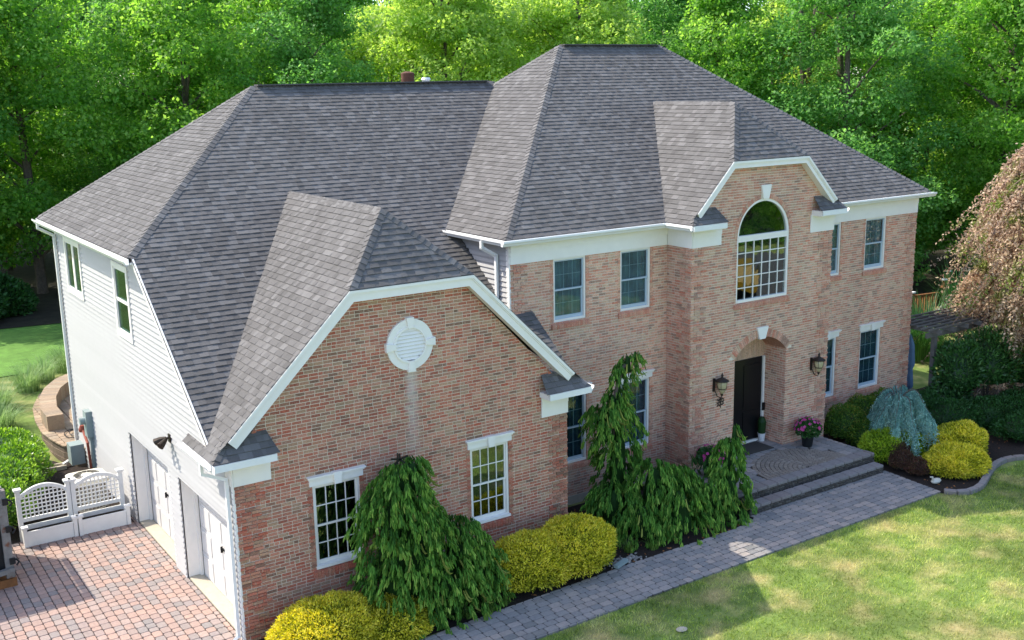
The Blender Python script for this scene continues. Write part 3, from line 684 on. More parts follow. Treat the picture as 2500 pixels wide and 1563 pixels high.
# rake board under the long left edge of the wing roof and below the left eave
p, q = V((-.27, yH, 6.2)), V((-.27, .35, wf(.35)-.06)); a.beam(p, q, .03, .14)
objs('rake_board', a, m_trim, house)
a = MB(); p, q = V((-.14, yH, 6.15)), V((-.14, .3, wf(.3)-.12)); a.beam(p, q, .27, .02, up=V((0, 0, 1))); obj('rake_soffit', a, m_trim, house)
def gutter(pts, out, name='gutter', s=.11):
    """K-style gutter swept along pts (top outer edge), open on top; out = outward side"""
    a = MB()
    for p, q, o in zip(pts, pts[1:], out):
        p, q, o = V(p), V(q), V(o)
        prof = [(0, 0), (0, -s), (.06, -s), (.085, -s*.6), (s, -s*.35), (s, 0), (s-.012, 0), (s-.012, -s*.3), (.07, -s*.55), (.05, -s+.012), (.012, -s+.012), (.012, 0)]
        n = len(prof); vs = [r+o*x+V((0, 0, z)) for r in (p, q) for x, z in prof]
        a.add(vs, [(i, (i+1) % n, n+(i+1) % n, n+i) for i in range(n)]+[tuple(range(n))[::-1], tuple(range(n, 2*n))])
    return obj(name, a, m_alu, house)
F_, L_ = (0, -1, 0), (-1, 0, 0)
gutter([(6.52, 4.05, 6.2), (6.52, 1.5, 6.2)], [L_]); gutter([(6.41, 1.5, 6.2), (10.86, 1.5, 6.2)], [F_]); gutter([(10.86, 1.61, 6.2), (10.86, .62, 6.2)], [L_])
gutter([(16.05, 1.5, 6.2), (20.62, 1.5, 6.2)], [F_]); gutter([(-.34, 12.4, 6.25), (-.34, yH-.02, 6.25)], [L_]); gutter([(-.41, 1.24, 3.41), (-.41, -.2, 3.41)], [L_])
for (x, y, z) in ((GE+.0, -.3, 3.41), (15.95, .62, 6.2)):
    gutter([(x, y, z), (x, 1.3, z)], [(1, 0, 0)])
a = MB(); a.box(.012-.42, .0-.40, -.34, .0, 3.25, 3.4); a.box(-.41, .66, -.36, -.335, 3.29, 3.412); a.box(6.26, GE, -.36, -.335, 3.29, 3.412)
a.box(10.87, 11.88, .58, .605, 6.08, 6.2); a.box(15.05, 15.93, .58, .605, 6.08, 6.2); objs('fascia', a, m_alu, house)
def downspout(pts, w1=.075, w2=.055):
    a = MB()
    for p, q in zip(pts, pts[1:]):
        d = (V(q)-V(p)).normalized(); a.beam(V(p)-d*.02, V(q)+d*.02, w1, w2, up=V((-1, 0, 0)))
    return obj('downspout', a, m_alu, house)
downspout([(-.47, .15, 3.32), (-.47, .15, 3.15), (-.08, -.0+.12, 2.98), (-.08, .12, .12), (-.25, .05, .05)])
downspout([(-.4, 12.0, 6.16), (-.4, 12.0, 6.05), (-.07, 11.9, 5.85), (-.07, 11.86, .35), (-.2, 11.5, .2), (-.55, 11.3, .12)])
downspout([(6.45, 2.3, 6.1), (6.45, 2.3, 5.98), (XM0-.07, 2.15, 5.8), (XM0-.07, 2.15, 4.85), (6.5, 1.8, 4.62)])
# round louvred vent on the front gable
vt = empty('gable_vent', (3.41, 0, 4.8)); vt.parent = house
cx, cz = 3.41, 4.80; a = MB(); n = 36
for r0, r1, h in ((.47, .33, .045), (.34, .3, .065)):
    for i in range(n):
        t0, t1 = 2*math.pi*i/n, 2*math.pi*(i+1)/n
        q = [(cx+r*math.cos(t), cz+r*math.sin(t)) for r, t in ((r0, t0), (r0, t1), (r1, t1), (r1, t0))]; vs, fs = slab(q, f0, lambda u, v: h, -.01); a.add(vs, fs)
obj('vent_ring', a, m_trim, vt, smooth=False)
for k in range(4):
    t = k*math.pi/2; e, s_ = V((math.cos(t), 0, math.sin(t))), V((-math.sin(t), 0, math.cos(t))); c_ = V((cx, 0, cz)); a = MB()
    q = [c_+e*.3-s_*.045, c_+e*.5-s_*.075, c_+e*.5+s_*.075, c_+e*.3+s_*.045]; a.add([p+V((0, -.085, 0)) for p in q]+q, [(0, 1, 2, 3), (0, 4, 5, 1), (1, 5, 6, 2), (2, 6, 7, 3), (3, 7, 4, 0)]); obj('vent_key', a, m_trim, vt)
for k in range(9):
    z = cz-.28+k*.066; hw = math.sqrt(max(.001, .31**2-(z+.02-cz)**2)); a = MB()
    a.add([(cx-hw, -.05, z), (cx+hw, -.05, z), (cx+hw, -.012, z+.07), (cx-hw, -.012, z+.07), (cx-hw, -.03, z-.006), (cx+hw, -.03, z-.006)], [(0, 1, 2, 3), (0, 4, 5, 1)]); obj('louvre_slat', a, m_trim, vt)
bricks.done(house); shingles.done(house); caps.done(house); boards.done(house)
obj('mortar_backing', brick_wall_mb, m_mortar, wall_obj)
# white mineral streak is kept as paint on a few bricks: thin lime wash
# =================================================================== small fittings on the house (things of their own)
def lantern(x, y, z, label):
    L = empty('wall_lantern', (x, y, z-.3), label=label, cat='wall lamp', group='pair of entrance lanterns')
    a = MB(); a.box(x-.16, x-.10, y-.035, y, z-.16, z+.16); a.tube([(x-.13, y-.03, z-.1), (x-.1, y-.1, z-.26), (x-.02, y-.15, z-.31), (x+.0, y-.15, z-.2)], .012, 6)
    a.tube([(x-.13, y-.03, z+.1), (x, y-.15, z+.14)], .014, 6); obj('bracket', a, m_bronze, L)
    c = (x, y-.15, z)
    a = MB(); a.lathe(c, [(.03, -.2), (.06, -.17), (.095, -.08), (.115, .02), (.11, .1)], 14); obj('glass_body', a, m_lglass, L, smooth=True)
    a = MB(); a.lathe(c, [(.165, .1), (.16, .115), (.09, .16), (.03, .19), (.02, .21), (.035, .235), (.02, .26), (.005, .3)], 16); obj('lantern_cap', a, m_bronze, L, smooth=True)
    a = MB(); a.lathe(c, [(.01, -.27), (.035, -.23), (.03, -.2), (.1, -.075), (.105, -.07), (.03, -.19)], 14)
    for k in range(4):
        t = k*math.pi/2+.6; a.tube([(c[0]+.1*math.cos(t), c[1]+.1*math.sin(t), z-.08), (c[0]+.12*math.cos(t), c[1]+.12*math.sin(t), z+.1)], .006, 4)
    obj('cage', a, m_bronze, L)
lantern(12.02, YP, 2.36, 'bronze wall lantern left of the front door above the scroll plaque')
lantern(15.36, YP, 2.33, 'bronze wall lantern on the brick to the right of the entrance arch')
pq = empty('scroll_plaque', (12.1, YP, 1.8), label='small dark wrought-iron scroll plaque on the brick below the left lantern', cat='plaque')
a = MB()
for k in range(3):
    z = 1.96-k*.065
    pts = [(12.0+.22*t, YP-.02, z+.022*math.sin(t*18+k*2)+.02*t) for t in np.linspace(0, 1, 14)]; a.tube(pts, .012, 5)
a.tube([(12.1, YP-.02, 2.03), (12.12, YP-.02, 1.76)], .008, 5); obj('scrollwork', a, m_bronze, pq)
sl = empty('security_light', (0, 3.4, 2.8), label='brown twin-head floodlight on the white siding above the garage doors', cat='floodlight')
a = MB(); a.box(-.05, -.015, 3.34, 3.46, 2.74, 2.9); a.tube([(-.05, 3.4, 2.84), (-.11, 3.4, 2.82)], .02, 6); obj('mount', a, m_bronze, sl)
for s_ in (-1, 1):
    a = MB(); a.tube([(-.1, 3.4+s_*.02, 2.83), (-.17, 3.4+s_*.1, 2.8), (-.27, 3.4+s_*.16, 2.74)], [.03, .05, .075], 10); obj('lamp_head', a, m_bronze, sl)
hk = empty('metal_finial', (2.6, -.35, 2.6), label='black metal star finial sticking out of the top of the left weeping spruce', cat='garden ornament')
a = MB(); a.beam((2.66, -.8, 2.5), (2.66, -.8, 3.12), .02, .02)
for k in range(5):
    t = k*2*math.pi/5+.3; a.beam((2.7, -.8, 3.0), (2.7+.17*math.cos(t), -.8, 3.0+.1*math.sin(t)), .03, .03)
obj('star', a, m_steel, hk)
# utility boxes on the left wall
mt = empty('electric_meter', (-.1, 10.25, 1.0), label='grey electric meter box with round glass meter near the rear corner of the siding', cat='meter box')
a = MB(); a.box(-.17, -.018, 9.95, 10.25, 1.1, 1.75); a.box(-.1, -.02, 10.05, 10.13, -.1, 1.1); obj('cabinet', a, m_util, mt)
a = MB(); a.tube([(-.17, 10.12, 1.5), (-.29, 10.12, 1.5)], .09, 14); obj('meter_dial', a, m_util, mt, smooth=False)
jb = empty('gas_regulator', (-.25, 10.4, .3), label='grey-green utility cabinet with red gas piping beside the rear downspout', cat='utility box')
a = MB(); a.box(-.52, -.2, 10.35, 10.75, .35, .85); obj('cabinet', a, m_util, jb)
a = MB(); a.tube([(-.1, 10.8, 1.15), (-.12, 10.6, 1.05), (-.14, 10.2, .9), (-.14, 10.1, .3), (-.14, 10.05, -.1)], .035, 8); a.lathe((-.12, 10.75, 1.05), [(.08, 0), (.09, .06), (.05, .16)], 12); obj('gas_pipe', a, m_copper, jb)
sp = obj('splash_block', (lambda a: (a.box(-1.0, -.5, 11.15, 11.45, -.02, .08), a.box(-1.0, -.5, 11.15, 11.19, .08, .13), a.box(-1.0, -.5, 11.41, 11.45, .08, .13), a)[-1])(MB()), m_conc)
tag(sp, 'pale concrete splash block under the elbow of the rear downspout', 'splash block')
# air conditioner
ac = empty('air_conditioner', (-.72, 7.75, 0), label='round beige air conditioning unit with fan grille behind the lattice screen', cat='air conditioner')
a = MB(); a.lathe((-.72, 7.8, 0), [(.38, .05), (.38, .82)], 24); obj('coil_body', a, m_gsteel, ac)
a = MB()
for k in range(30):
    t = 2*math.pi*k/30; a.beam((-.72+.4*math.cos(t), 7.8+.4*math.sin(t), .06), (-.72+.4*math.cos(t), 7.8+.4*math.sin(t), .82), .012, .012)
for z in (.2, .4, .6): a.lathe((-.72, 7.8, z), [(.395, 0), (.41, .008), (.395, .016)], 24)
obj('louvre_cage', a, m_ac, ac)
a = MB()
n = 28
for i in range(n):
    t0, t1 = 2*math.pi*i/n, 2*math.pi*(i+1)/n
    def sq(t): k = 1/max(abs(math.cos(t)), abs(math.sin(t))); return min(k, 1.25)
    a.add([(-.72+.41*sq(t0)*math.cos(t0), 7.8+.41*sq(t0)*math.sin(t0), .9), (-.72+.41*sq(t1)*math.cos(t1), 7.8+.41*sq(t1)*math.sin(t1), .9), (-.72+.29*math.cos(t1), 7.8+.29*math.sin(t1), .93), (-.72+.29*math.cos(t0), 7.8+.29*math.sin(t0), .93),
           (-.72+.41*sq(t0)*math.cos(t0), 7.8+.41*sq(t0)*math.sin(t0), .8), (-.72+.41*sq(t1)*math.cos(t1), 7.8+.41*sq(t1)*math.sin(t1), .8)], [(0, 1, 2, 3), (0, 4, 5, 1)])
obj('top_cover', a, m_ac, ac)
a = MB(); a.lathe((-.72, 7.8, .84), [(.29, 0), (.29, .01)], 20); obj('fan_well', a, m_gsteel, ac)
a = MB(); a.lathe((-.72, 7.8, .9), [(.13, 0), (.12, .04), (.03, .07)], 16)
for k in range(14):
    t = 2*math.pi*k/14; a.beam((-.72+.1*math.cos(t), 7.8+.1*math.sin(t), .93), (-.72+.29*math.cos(t), 7.8+.29*math.sin(t), .93), .006, .006)
obj('fan_guard', a, m_ac, ac)
# lattice planters
def lattice(x0, x1, y, label):
    t = empty('lattice_planter', (x0, y, 0), label=label, cat='planter', group='white lattice screen planters')
    zt = 1.02; hp = 1.19
    for x in (x0, x1): 
        a = MB(); a.box(x-.045, x+.045, y-.045, y+.045, 0, hp-.06); a.box(x-.06, x+.06, y-.06, y+.06, hp-.06, hp-.04); a.box(x-.075, x+.075, y-.075, y+.075, hp-.04, hp); obj('post', a, m_alu, t)
    for x in (x0, x1):
        a = MB(); a.box(x-.04, x+.04, y-.45, y-.37, 0, .44); a.box(x-.065, x+.065, y-.475, y-.345, .44, .48); obj('front_post', a, m_alu, t)
    a = MB(); a.box(x0+.045, x1-.045, y-.43, y-.4, .02, .36); a.box(x0+.045, x1-.045, y-.02, y+.01, .02, .36)
    a.box(x0-.02, x0+.01, y-.37, y-.045, .02, .34); a.box(x1-.01, x1+.02, y-.37, y-.045, .02, .34); obj('planter_box', a, m_alu, t)
    a = MB(); a.box(x0+.01, x1-.01, y-.4, y-.02, .1, .26); obj('planter_soil', a, m_mulch, t)
    c = (x0+x1)/2; hw = (x1-x0)/2-.045; top = lambda x: zt-.02+.17*(1-((x-c)/hw)**2)
    a = MB(); pts = [(x, top(x)) for x in np.linspace(x0+.045, x1-.045, 15)]
    for (xa, za), (xb, zb) in zip(pts, pts[1:]): a.add([(xa, y-.03, za-.04), (xb, y-.03, zb-.04), (xb, y-.03, zb+.04), (xa, y-.03, za+.04), (xa, y+.03, za-.04), (xb, y+.03, zb-.04), (xb, y+.03, zb+.04), (xa, y+.03, za+.04)], [(0, 1, 2, 3), (3, 2, 6, 7), (4, 7, 6, 5), (0, 4, 5, 1)])
    obj('arched_rail', a, m_alu, t)
    a = MB(); a.box(x0+.045, x1-.045, y-.025, y+.025, .44, .52); obj('bottom_rail', a, m_alu, t)
    n = 10
    for i in range(1, n+1):
        x = x0+.045+(x1-x0-.09)*(i-.0)/(n+1); a = MB(); a.box(x-.013, x+.013, y-.008, y+.001, .52, top(x)-.03); obj('lattice_slat', a, m_alu, t)
    for k in range(9):
        z = .6+k*.088
        if z > zt+.1: break
        ww = hw if z < zt-.06 else hw*math.sqrt(max(0, 1-(z+.03-(zt-.02))/.17))
        a = MB(); a.box(c-ww, c+ww, y+.002, y+.011, z-.013, z+.013); obj('lattice_slat', a, m_alu, t)
lattice(-2.3, -1.3, 7.0, 'white lattice screen planter beside the hedge, the one nearer the dumpster')
lattice(-1.2, -.2, 6.98, 'white lattice screen planter in front of the air conditioner, beside the garage wall')
# dumpster at the left edge
dp = empty('dumpster', (-4.4, 5.6, 0), label='dark steel roll-off container with hooks, cut by the left edge of the photo', cat='dumpster')
a = MB(); a.box(-6.4, -2.98, 4.78, 6.9, .28, 1.95); obj('steel_body', a, m_steel, dp)
for x in (-3.3, -3.75, -4.2, -4.65):
    a = MB(); a.box(x-.05, x+.05, 4.7, 4.779, .3, 1.9); obj('side_rib', a, m_steel, dp)
a = MB(); a.box(-2.979, -2.83, 4.7, 4.86, .24, 2.0); obj('corner_post', a, m_gsteel, dp)
a = MB(); a.box(-6.4, -2.9, 4.72, 4.84, 1.955, 2.02); a.box(-2.97, -2.86, 4.86, 6.9, 1.955, 2.02); obj('top_rail', a, m_gsteel, dp)
for z in (1.75, 1.2, .55):
    a = MB(); a.tube([(-2.9, 4.72, z+.06), (-2.78, 4.66, z+.06), (-2.74, 4.66, z), (-2.79, 4.66, z-.06)], .02, 6); a.box(-2.9, -2.8, 4.66, 4.7, z-.03, z+.09); obj('tarp_hook', a, m_steel, dp)
a = MB(); a.beam((-2.84, 4.66, .42), (-4.4, 4.6, .3), .1, .09); obj('timber_rail', a, m_gsteel, dp)
a = MB(); a.box(-3.5, -2.8, 4.75, 5.3, .03, .2); a.box(-4.6, -3.9, 4.75, 5.3, .03, .2); obj('timber_block', a, m_wood, dp)
# =================================================================== ground
def hgt(x, y):
    def ss(t): t = max(0, min(1, t)); return t*t*(3-2*t)
    left = ss((y-11.5)/3.5)*.5*ss((6-x)/8+1)
    return left+ss((math.hypot(x-10, y-8)-45)/30)*1.5
def sheet(name, poly, z, m, label=None, step=None):
    a = MB(); a.add([(x, y, z) for x, y in poly], [tuple(range(len(poly)))])
    return obj(name, a, m, kind='structure')
a = MB()
xs = sorted(set([-140, -90, -60, -40]+list(np.arange(-30, 62, 2.0))+[70, 90, 120, 160])); ys = sorted(set([-120, -80, -60]+list(np.arange(-44, 60, 2.0))+[70, 90, 120, 160]))
idx = {}
for j, y in enumerate(ys):
    for i, x in enumerate(xs): idx[i, j] = len(a.v); a.v.append((float(x), float(y), hgt(x, y)))
for j in range(len(ys)-1):
    for i in range(len(xs)-1): a.f.append((idx[i, j], idx[i+1, j], idx[i+1, j+1], idx[i, j+1])); a.r.append(0)
obj('lawn_ground', a, m_lawn, smooth=True, kind='structure')
a = MB(); gx0, gy0 = -30, 14
for i in range(24):
    for j in range(15):
        x0, y0 = gx0+i*2, gy0+j*2
        if x0 > -3 and y0 < 20 and x0 < 8: continue
        a.add([(x, y, hgt(x, y)+.03) for x, y in ((x0, y0), (x0+2, y0), (x0+2, y0+2), (x0, y0+2))], [(0, 1, 2, 3)])
obj('rear_lawn', a, m_lawnR, kind='structure')
bed = [(-.0, -2.2), (2.0, -1.62), (15.6, -1.5), (15.45, -2.8), (15.75, -3.12), (16.4, -3.1), (17.0, -2.85), (17.9, -2.5), (18.7, -2.46), (19.35, -2.75), (20.2, -3.15), (21.5, -3.6), (24, -3.9), (30, -4), (30, 2.8), (21, 2.8), (20.4, 1.6), (0, 1.6), (-.0, -.0)]
sheet('planting_bed', bed, .012, m_mulch)
sheet('side_bed', [(-3.6, 6.6), (0, 6.6), (0, 11.2), (-.5, 11.6), (-1.0, 13), (-3.6, 13)], .03, m_mulch)
DRV = [(-9, -8), (.02, -8), (.02, 7.2), (-3.2, 7.0), (-9, 7.0)]
sheet('driveway', DRV, .004+.008, m_sand)
a = MB(); a.box(0.02, .3, GD2[0], GD2[1], 0, .045); a.box(.02, .3, GD1[0], GD1[1], 0, .045); obj('garage_apron', a, m_conc, kind='structure')
sheet('asphalt_road', [(12, -28), (60, 18), (70, 8), (22, -38)], .02, m_asph)
# woodland floor: a dark sheet under the trees
a = MB(); P = []
for t in np.linspace(-.05, 1.15, 30):
    ang = math.radians(84-t*62); P.append(((CP.x+45*math.cos(ang), CP.y+45*math.sin(ang)), (CP.x+115*math.cos(ang), CP.y+115*math.sin(ang))))
for (p, q), (r, s_) in zip(P, P[1:]):
    def row(A, B): return [(A[0]+(B[0]-A[0])*k/14, A[1]+(B[1]-A[1])*k/14) for k in range(15)]
    u, v_ = row(p, q), row(r, s_)
    for k in range(14):
        q4 = (u[k], v_[k], v_[k+1], u[k+1]); a.add([(x, y, hgt(x, y)+.05) for x, y in q4], [(0, 1, 2, 3)])
obj('woodland_floor', a, m_forest, kind='structure')
# -------------------------------------------------- pavers
def paverpoly(P, frame, top=.034, ch=.007, rd=.02):
    """rounded-corner paver: chamfered prism"""
    c = V((sum(p[0] for p in P)/len(P), sum(p[1] for p in P)/len(P))); out = []
    n = len(P)
    for i in range(n):
        a_, p, b_ = V(P[i-1]), V(P[i]), V(P[(i+1) % n]); d1 = (a_-p); d2 = (b_-p)
        l1, l2 = min(rd, d1.length*.3), min(rd, d2.length*.3)
        if d1.length < 1e-6 or d2.length < 1e-6: continue
        out += [p+d1.normalized()*l1, p+d2.normalized()*l2]
    m_ = len(out); inn = [c+(p-c)*(1-ch/max(.02, (p-c).length)) for p in out]
    vs = [frame(p.x, p.y, top) for p in inn]+[frame(p.x, p.y, top-ch) for p in out]+[frame(p.x, p.y, 0) for p in out]
    fs = [tuple(range(m_))]
    for i in range(m_):
        j = (i+1) % m_; fs += [(i, m_+i, m_+j, j), (m_+i, 2*m_+i, 2*m_+j, m_+j)]
    return vs, fs
frG = lambda u, v, h: V((u, v, h))
def paving(poly, lx, ly, along, m, parent, pieces, z=0., holes=None, top=.034):
    ua = min(p[0] for p in poly); ub = max(p[0] for p in poly); va = min(p[1] for p in poly); vb = max(p[1] for p in poly)
    fr = lambda u, v, h: V((u, v, z+h)); k = 0
    lo, hi, lo2, hi2, st, ln = (va, vb, ua, ub, ly, lx) if along == 'x' else (ua, ub, va, vb, lx, ly)
    b = lo
    while b < hi:
        a_ = lo2-random.random()*ln
        while a_ < hi2:
            L = ln*random.choice((1, 1, .72, 1.0, .85)); g = .006
            r = (a_+g, a_+L-g, b+g, b+st-g) if along == 'x' else (b+g, b+st-g, a_+g, a_+L-g)
            a_ += L
            Q = clip(poly, *r)
            if Q and parea(Q) > .002 and not (holes and holes(sum(p[0] for p in Q)/len(Q), sum(p[1] for p in Q)/len(Q))):
                t = top+random.uniform(-.002, .002)
                vs, fs = paverpoly(Q, fr, t); pieces.add(parent, m, vs, fs, random.random()*.98+.01, parea(Q), V((0, 0, 1)))
        b += st; k += 1
dw = empty('driveway_paving', kind='structure'); P1 = Pieces('paver', 'pavers')
paving([(-5.2, -3.2), (0, -3.2), (0.0, 6.95), (-5.2, 6.95)], .165, .225, 'y', m_pavD, dw, P1); P1.done(dw)
ww = empty('walkway', kind='structure'); P2 = Pieces('paver', 'pavers')
wpoly = [(0.2, -3.6), (1.5, -3.05), (3.6, -2.84), (8, -2.77), (15.5, -2.77), (15.62, -1.12), (11.0, -1.1), (10.95, -1.35), (10.2, -1.5), (7.4, -1.5), (3.5, -1.62), (1.8, -1.75), (.2, -2.3)]
sheet('walkway_bed', wpoly, .022, m_sand)
paving(wpoly, .25, .165, 'x', m_pavW, ww, P2); P2.done(ww)
# -------------------------------------------------- entrance terrace with two steps
st = empty('entrance_steps', (13.2, .1, 0), label='paved entrance terrace with two stone-faced steps and a fan of small pavers', cat='steps')
a = MB(); a.box(10.95, 15.58, -.8, YP+.01, 0, .35); a.box(11.0, 15.45, -1.17, -.8, 0, .18); a.box(ED[0], ED[1], YP, AY, 0, .35); obj('core', a, m_sand, st)
for (x0, x1, yf, zt) in ((10.93, 15.6, -.823, .4), (10.98, 15.48, -1.191, .228)):
    x = x0
    while x < x1-.1:
        L = min(.325, x1-x); a = MB(); vs, fs = paverpoly([(x+.012, yf-.02), (x+L-.012, yf-.02), (x+L-.012, yf+.27), (x+.012, yf+.27)], lambda u, v, h: V((u, v, zt-.06+h)), .06, .01, .012); a.add(vs, fs)
        o = obj('step_cap', a, m_cap, st); o.color = (random.random(), 0, 0, 1); x += L
    ms = Pieces('stone', 'stones', 60)
    z = zt-.23
    for rowi in range(3):
        x = x0; hh = .056
        while x < x1:
            L = random.uniform(.06, .17); q0, q1 = x, min(x+L-.008, x1)
            if q1-q0 > .02:
                c_ = random.uniform(.0, .02); vs = [(q0, yf+.01, z), (q1, yf+.01, z), (q1, yf+.01, z+hh-.006), (q0, yf+.01, z+hh-.006)]
                vs += [(q0+.012, yf-.005-c_, z+.012), (q1-.012, yf-.005-c_, z+.01), (q1-.012, yf-.005-c_, z+hh-.016), (q0+.012, yf-.005-c_, z+hh-.018)]
                ms.add(st, m_stone, vs, [(4, 5, 6, 7), (0, 1, 5, 4), (1, 2, 6, 5), (2, 3, 7, 6), (3, 0, 4, 7)], random.random(), .008, W_front)
            x += L
        z += hh
    ms.done(st)
CCX, CCY = 13.6, -.6; CR = 1.36
incirc = lambda x, y: math.hypot(x-CCX, y-CCY) < CR and y > CCY-.02
P3 = Pieces('paver', 'pavers')
paving([(10.95, -.54), (15.58, -.54), (15.58, YP), (10.95, YP)], .25, .16, 'y', m_pavW, st, P3, .36, incirc)
paving([(ED[0], YP), (ED[1], YP), (ED[1], AY-.12), (ED[0], AY-.12)], .25, .16, 'x', m_pavW, st, P3, .36)
r0 = .12
while r0 < CR:
    r1 = r0+.105; n = max(5, int(math.pi*(r0+r1)/2/.12))
    for i in range(n):
        t0, t1 = math.pi*i/n, math.pi*(i+1)/n; g = .006/r1
        P = [(CCX+r*math.cos(t), CCY+r*math.sin(t)) for r, t in ((r0, t0+g), (r1-.011, t0+g), (r1-.011, t1-g), (r0, t1-g))]
        Q = clip(P, 10.95, 15.58, -.54, YP-.005)
        if Q and parea(Q) > .001:
            vs, fs = paverpoly(Q, lambda u, v, h: V((u, v, .36+h)), .034, .006, .012); P3.add(st, m_pavC, vs, fs, random.random(), parea(Q), V((0, 0, 1)))
    r0 = r1
P3.done(st)
o = obj('door_mat', (lambda a: (a.box(12.95, 13.95, .88, 1.48, .398, .412), a)[1])(MB()), m_mat); tag(o, 'dark brown rectangular door mat lying in front of the black front door', 'door mat')
# -------------------------------------------------- curved edging of the bed and the small slab
ed = empty('bed_edging', (17, -2.8, 0), label='curved line of grey concrete edging blocks between planting bed and lawn', cat='edging')
ctl = [V((15.5, -2.82, 0)), V((15.8, -3.14, 0)), V((16.35, -3.16, 0)), V((16.95, -2.93, 0)), V((17.5, -2.68, 0)), V((18.1, -2.48, 0)), V((18.7, -2.46, 0)), V((19.35, -2.75, 0)), V((20.2, -3.15, 0)), V((21.5, -3.6, 0)), V((24, -3.9, 0))]
pts = []
for i in range(len(ctl)-1):
    p0, p1, p2, p3 = ctl[max(i-1, 0)], ctl[i], ctl[i+1], ctl[min(i+2, len(ctl)-1)]
    for k in range(12):
        t = k/12; pts.append(.5*((2*p1)+(-p0+p2)*t+(2*p0-5*p1+4*p2-p3)*t*t+(-p0+3*p1-3*p2+p3)*t**3))
acc = 0; last = pts[0]
for p in pts[1:]:
    if (p-last).length > .27:
        d = (p-last).normalized(); nn = V((-d.y, d.x, 0))*.075; a_, b_ = last+d*.018, p
        vs, fs = paverpoly([tuple((a_-nn)[:2]), tuple((b_-nn)[:2]), tuple((b_+nn)[:2]), tuple((a_+nn)[:2])], frG, .1, .012, .012)
        q = MB(); q.add(vs, fs); o = obj('edging_block', q, m_cap, ed); o.color = (random.random(), 0, 0, 1); last = p
a = MB(); vs, fs = paverpoly([(10.55, -1.42), (10.85, -1.42), (10.88, -1.22), (10.58, -1.2)], frG, .05); a.add(vs, fs); tag(obj('paver_slab', a, m_cap), 'single loose grey paver beside the left end of the steps', 'paver')
# pebbles and drain by the walkway
a = MB()
for k in range(150):
    x, y = 7.35+rng.normal()*.22, -1.32+rng.normal()*.09; r = random.uniform(.015, .035)
    a.lathe((x, y, .02), [(r*.3, -.01), (r, .005), (r*.8, .02), (r*.2, .028)], 6, random.random())
obj('pebbles', a, m_mush, kind='stuff')
a = MB(); a.beam((6.95, -1.52, .07), (7.3, -1.42, .09), .1, .06); tag(obj('drain_outlet', a, m_util), 'pale green downspout outlet lying beside the walkway at the golden shrub', 'drain pipe')
a = MB(); a.lathe((15.9, -2.35, .03), [(.07, 0), (.09, .04), (.07, .08), (.02, .1)], 10, sx=1.8); a.tube([(15.78, -2.35, .1), (15.74, -2.36, .2), (15.66, -2.36, .22)], [.03, .02, .015], 7); tag(obj('garden_ornament', a, m_ac), 'small white and grey goose-shaped ornament on the black mulch by the walkway', 'garden ornament')
a = MB(); a.lathe((6.35, -4.05, .02), [(.08, 0), (.085, .015), (.04, .025)], 10, sx=1.3); tag(obj('flat_stone', a, m_conc), 'flat pale stone lying in the shaded lawn near the walkway', 'stone')
a = MB()
for k in range(1500):
    x = random.uniform(0, 22); y = random.uniform(-1.5, 1.5) if x < 15.7 else random.uniform(-2.9, 1.2)
    if x > 10.8 and x < 15.7 or y < np.interp(x, [0, 15.7, 16.5, 18, 22], [-1.5, -2.7, -2.9, -2.3, -1.2]): continue
    t = random.random()*3.14; l = random.uniform(.02, .05); c_, s_ = math.cos(t)*l, math.sin(t)*l
    a.add([(x-c_, y-s_, .014), (x+s_*.3, y-c_*.3, .03), (x+c_, y+s_, .018), (x-s_*.3, y+c_*.3, .012)], [(0, 1, 2, 3)], random.random())
obj('bark_chips', a, m_wood, kind='stuff')
# =================================================================== rear left terrace
tr = empty('rear_terrace', (0, 13, 0), label='raised reddish paver terrace with curved retaining wall behind the left corner', cat='terrace')
rim = [(.3, 10.95), (-.2, 11.2), (-.42, 11.7), (-.55, 12.4), (-.62, 13.2), (-.55, 14.4), (-.35, 15.8), (.1, 17.2), (.9, 18.5), (2.2, 19.5), (4, 20)]
a = MB(); zt = .5; n = len(rim)
for k in range(4):
    for (p, q) in zip(rim, rim[1:]):
        o_ = .02*(3-k); a.add([(p[0]-o_, p[1]-o_, -.15+k*.155), (q[0]-o_, q[1]-o_, -.15+k*.155), (q[0]-o_, q[1]-o_, -.15+(k+1)*.155-.01), (p[0]-o_, p[1]-o_, -.15+(k+1)*.155-.01), (p[0]+.3, p[1]+.1, -.15+(k+1)*.155-.01), (q[0]+.3, q[1]+.1, -.15+(k+1)*.155-.01)], [(0, 3, 2, 1), (3, 4, 5, 2)], random.random())
objs('retaining_block', a, m_wallst, tr)
pp = [(p[0]-.04, p[1]) for p in rim]+[(6, 20), (6, 12.0), (.3, 12.0)]
a = MB(); a.add([(x, y, zt-.03) for x, y in pp], [tuple(range(len(pp)))]); obj('terrace_bed', a, m_sand, tr)
P4 = Pieces('paver', 'pavers', 250); paving([(x, y) for x, y in pp], .3, .3, 'y', m_red, tr, P4, zt-.03); P4.done(tr)
a = MB()                                              # seat wall
sw = [(-.5, 13.1), (-.48, 14.0), (-.28, 15.2), (.05, 16.2), (.55, 17.1), (1.3, 17.8), (2.4, 18.4), (3.8, 18.7)]
sw2 = [(-.08, 13.1), (-.06, 14.0), (.14, 15.05), (.45, 15.95), (.9, 16.7), (1.55, 17.3), (2.55, 17.85), (3.8, 18.15)]
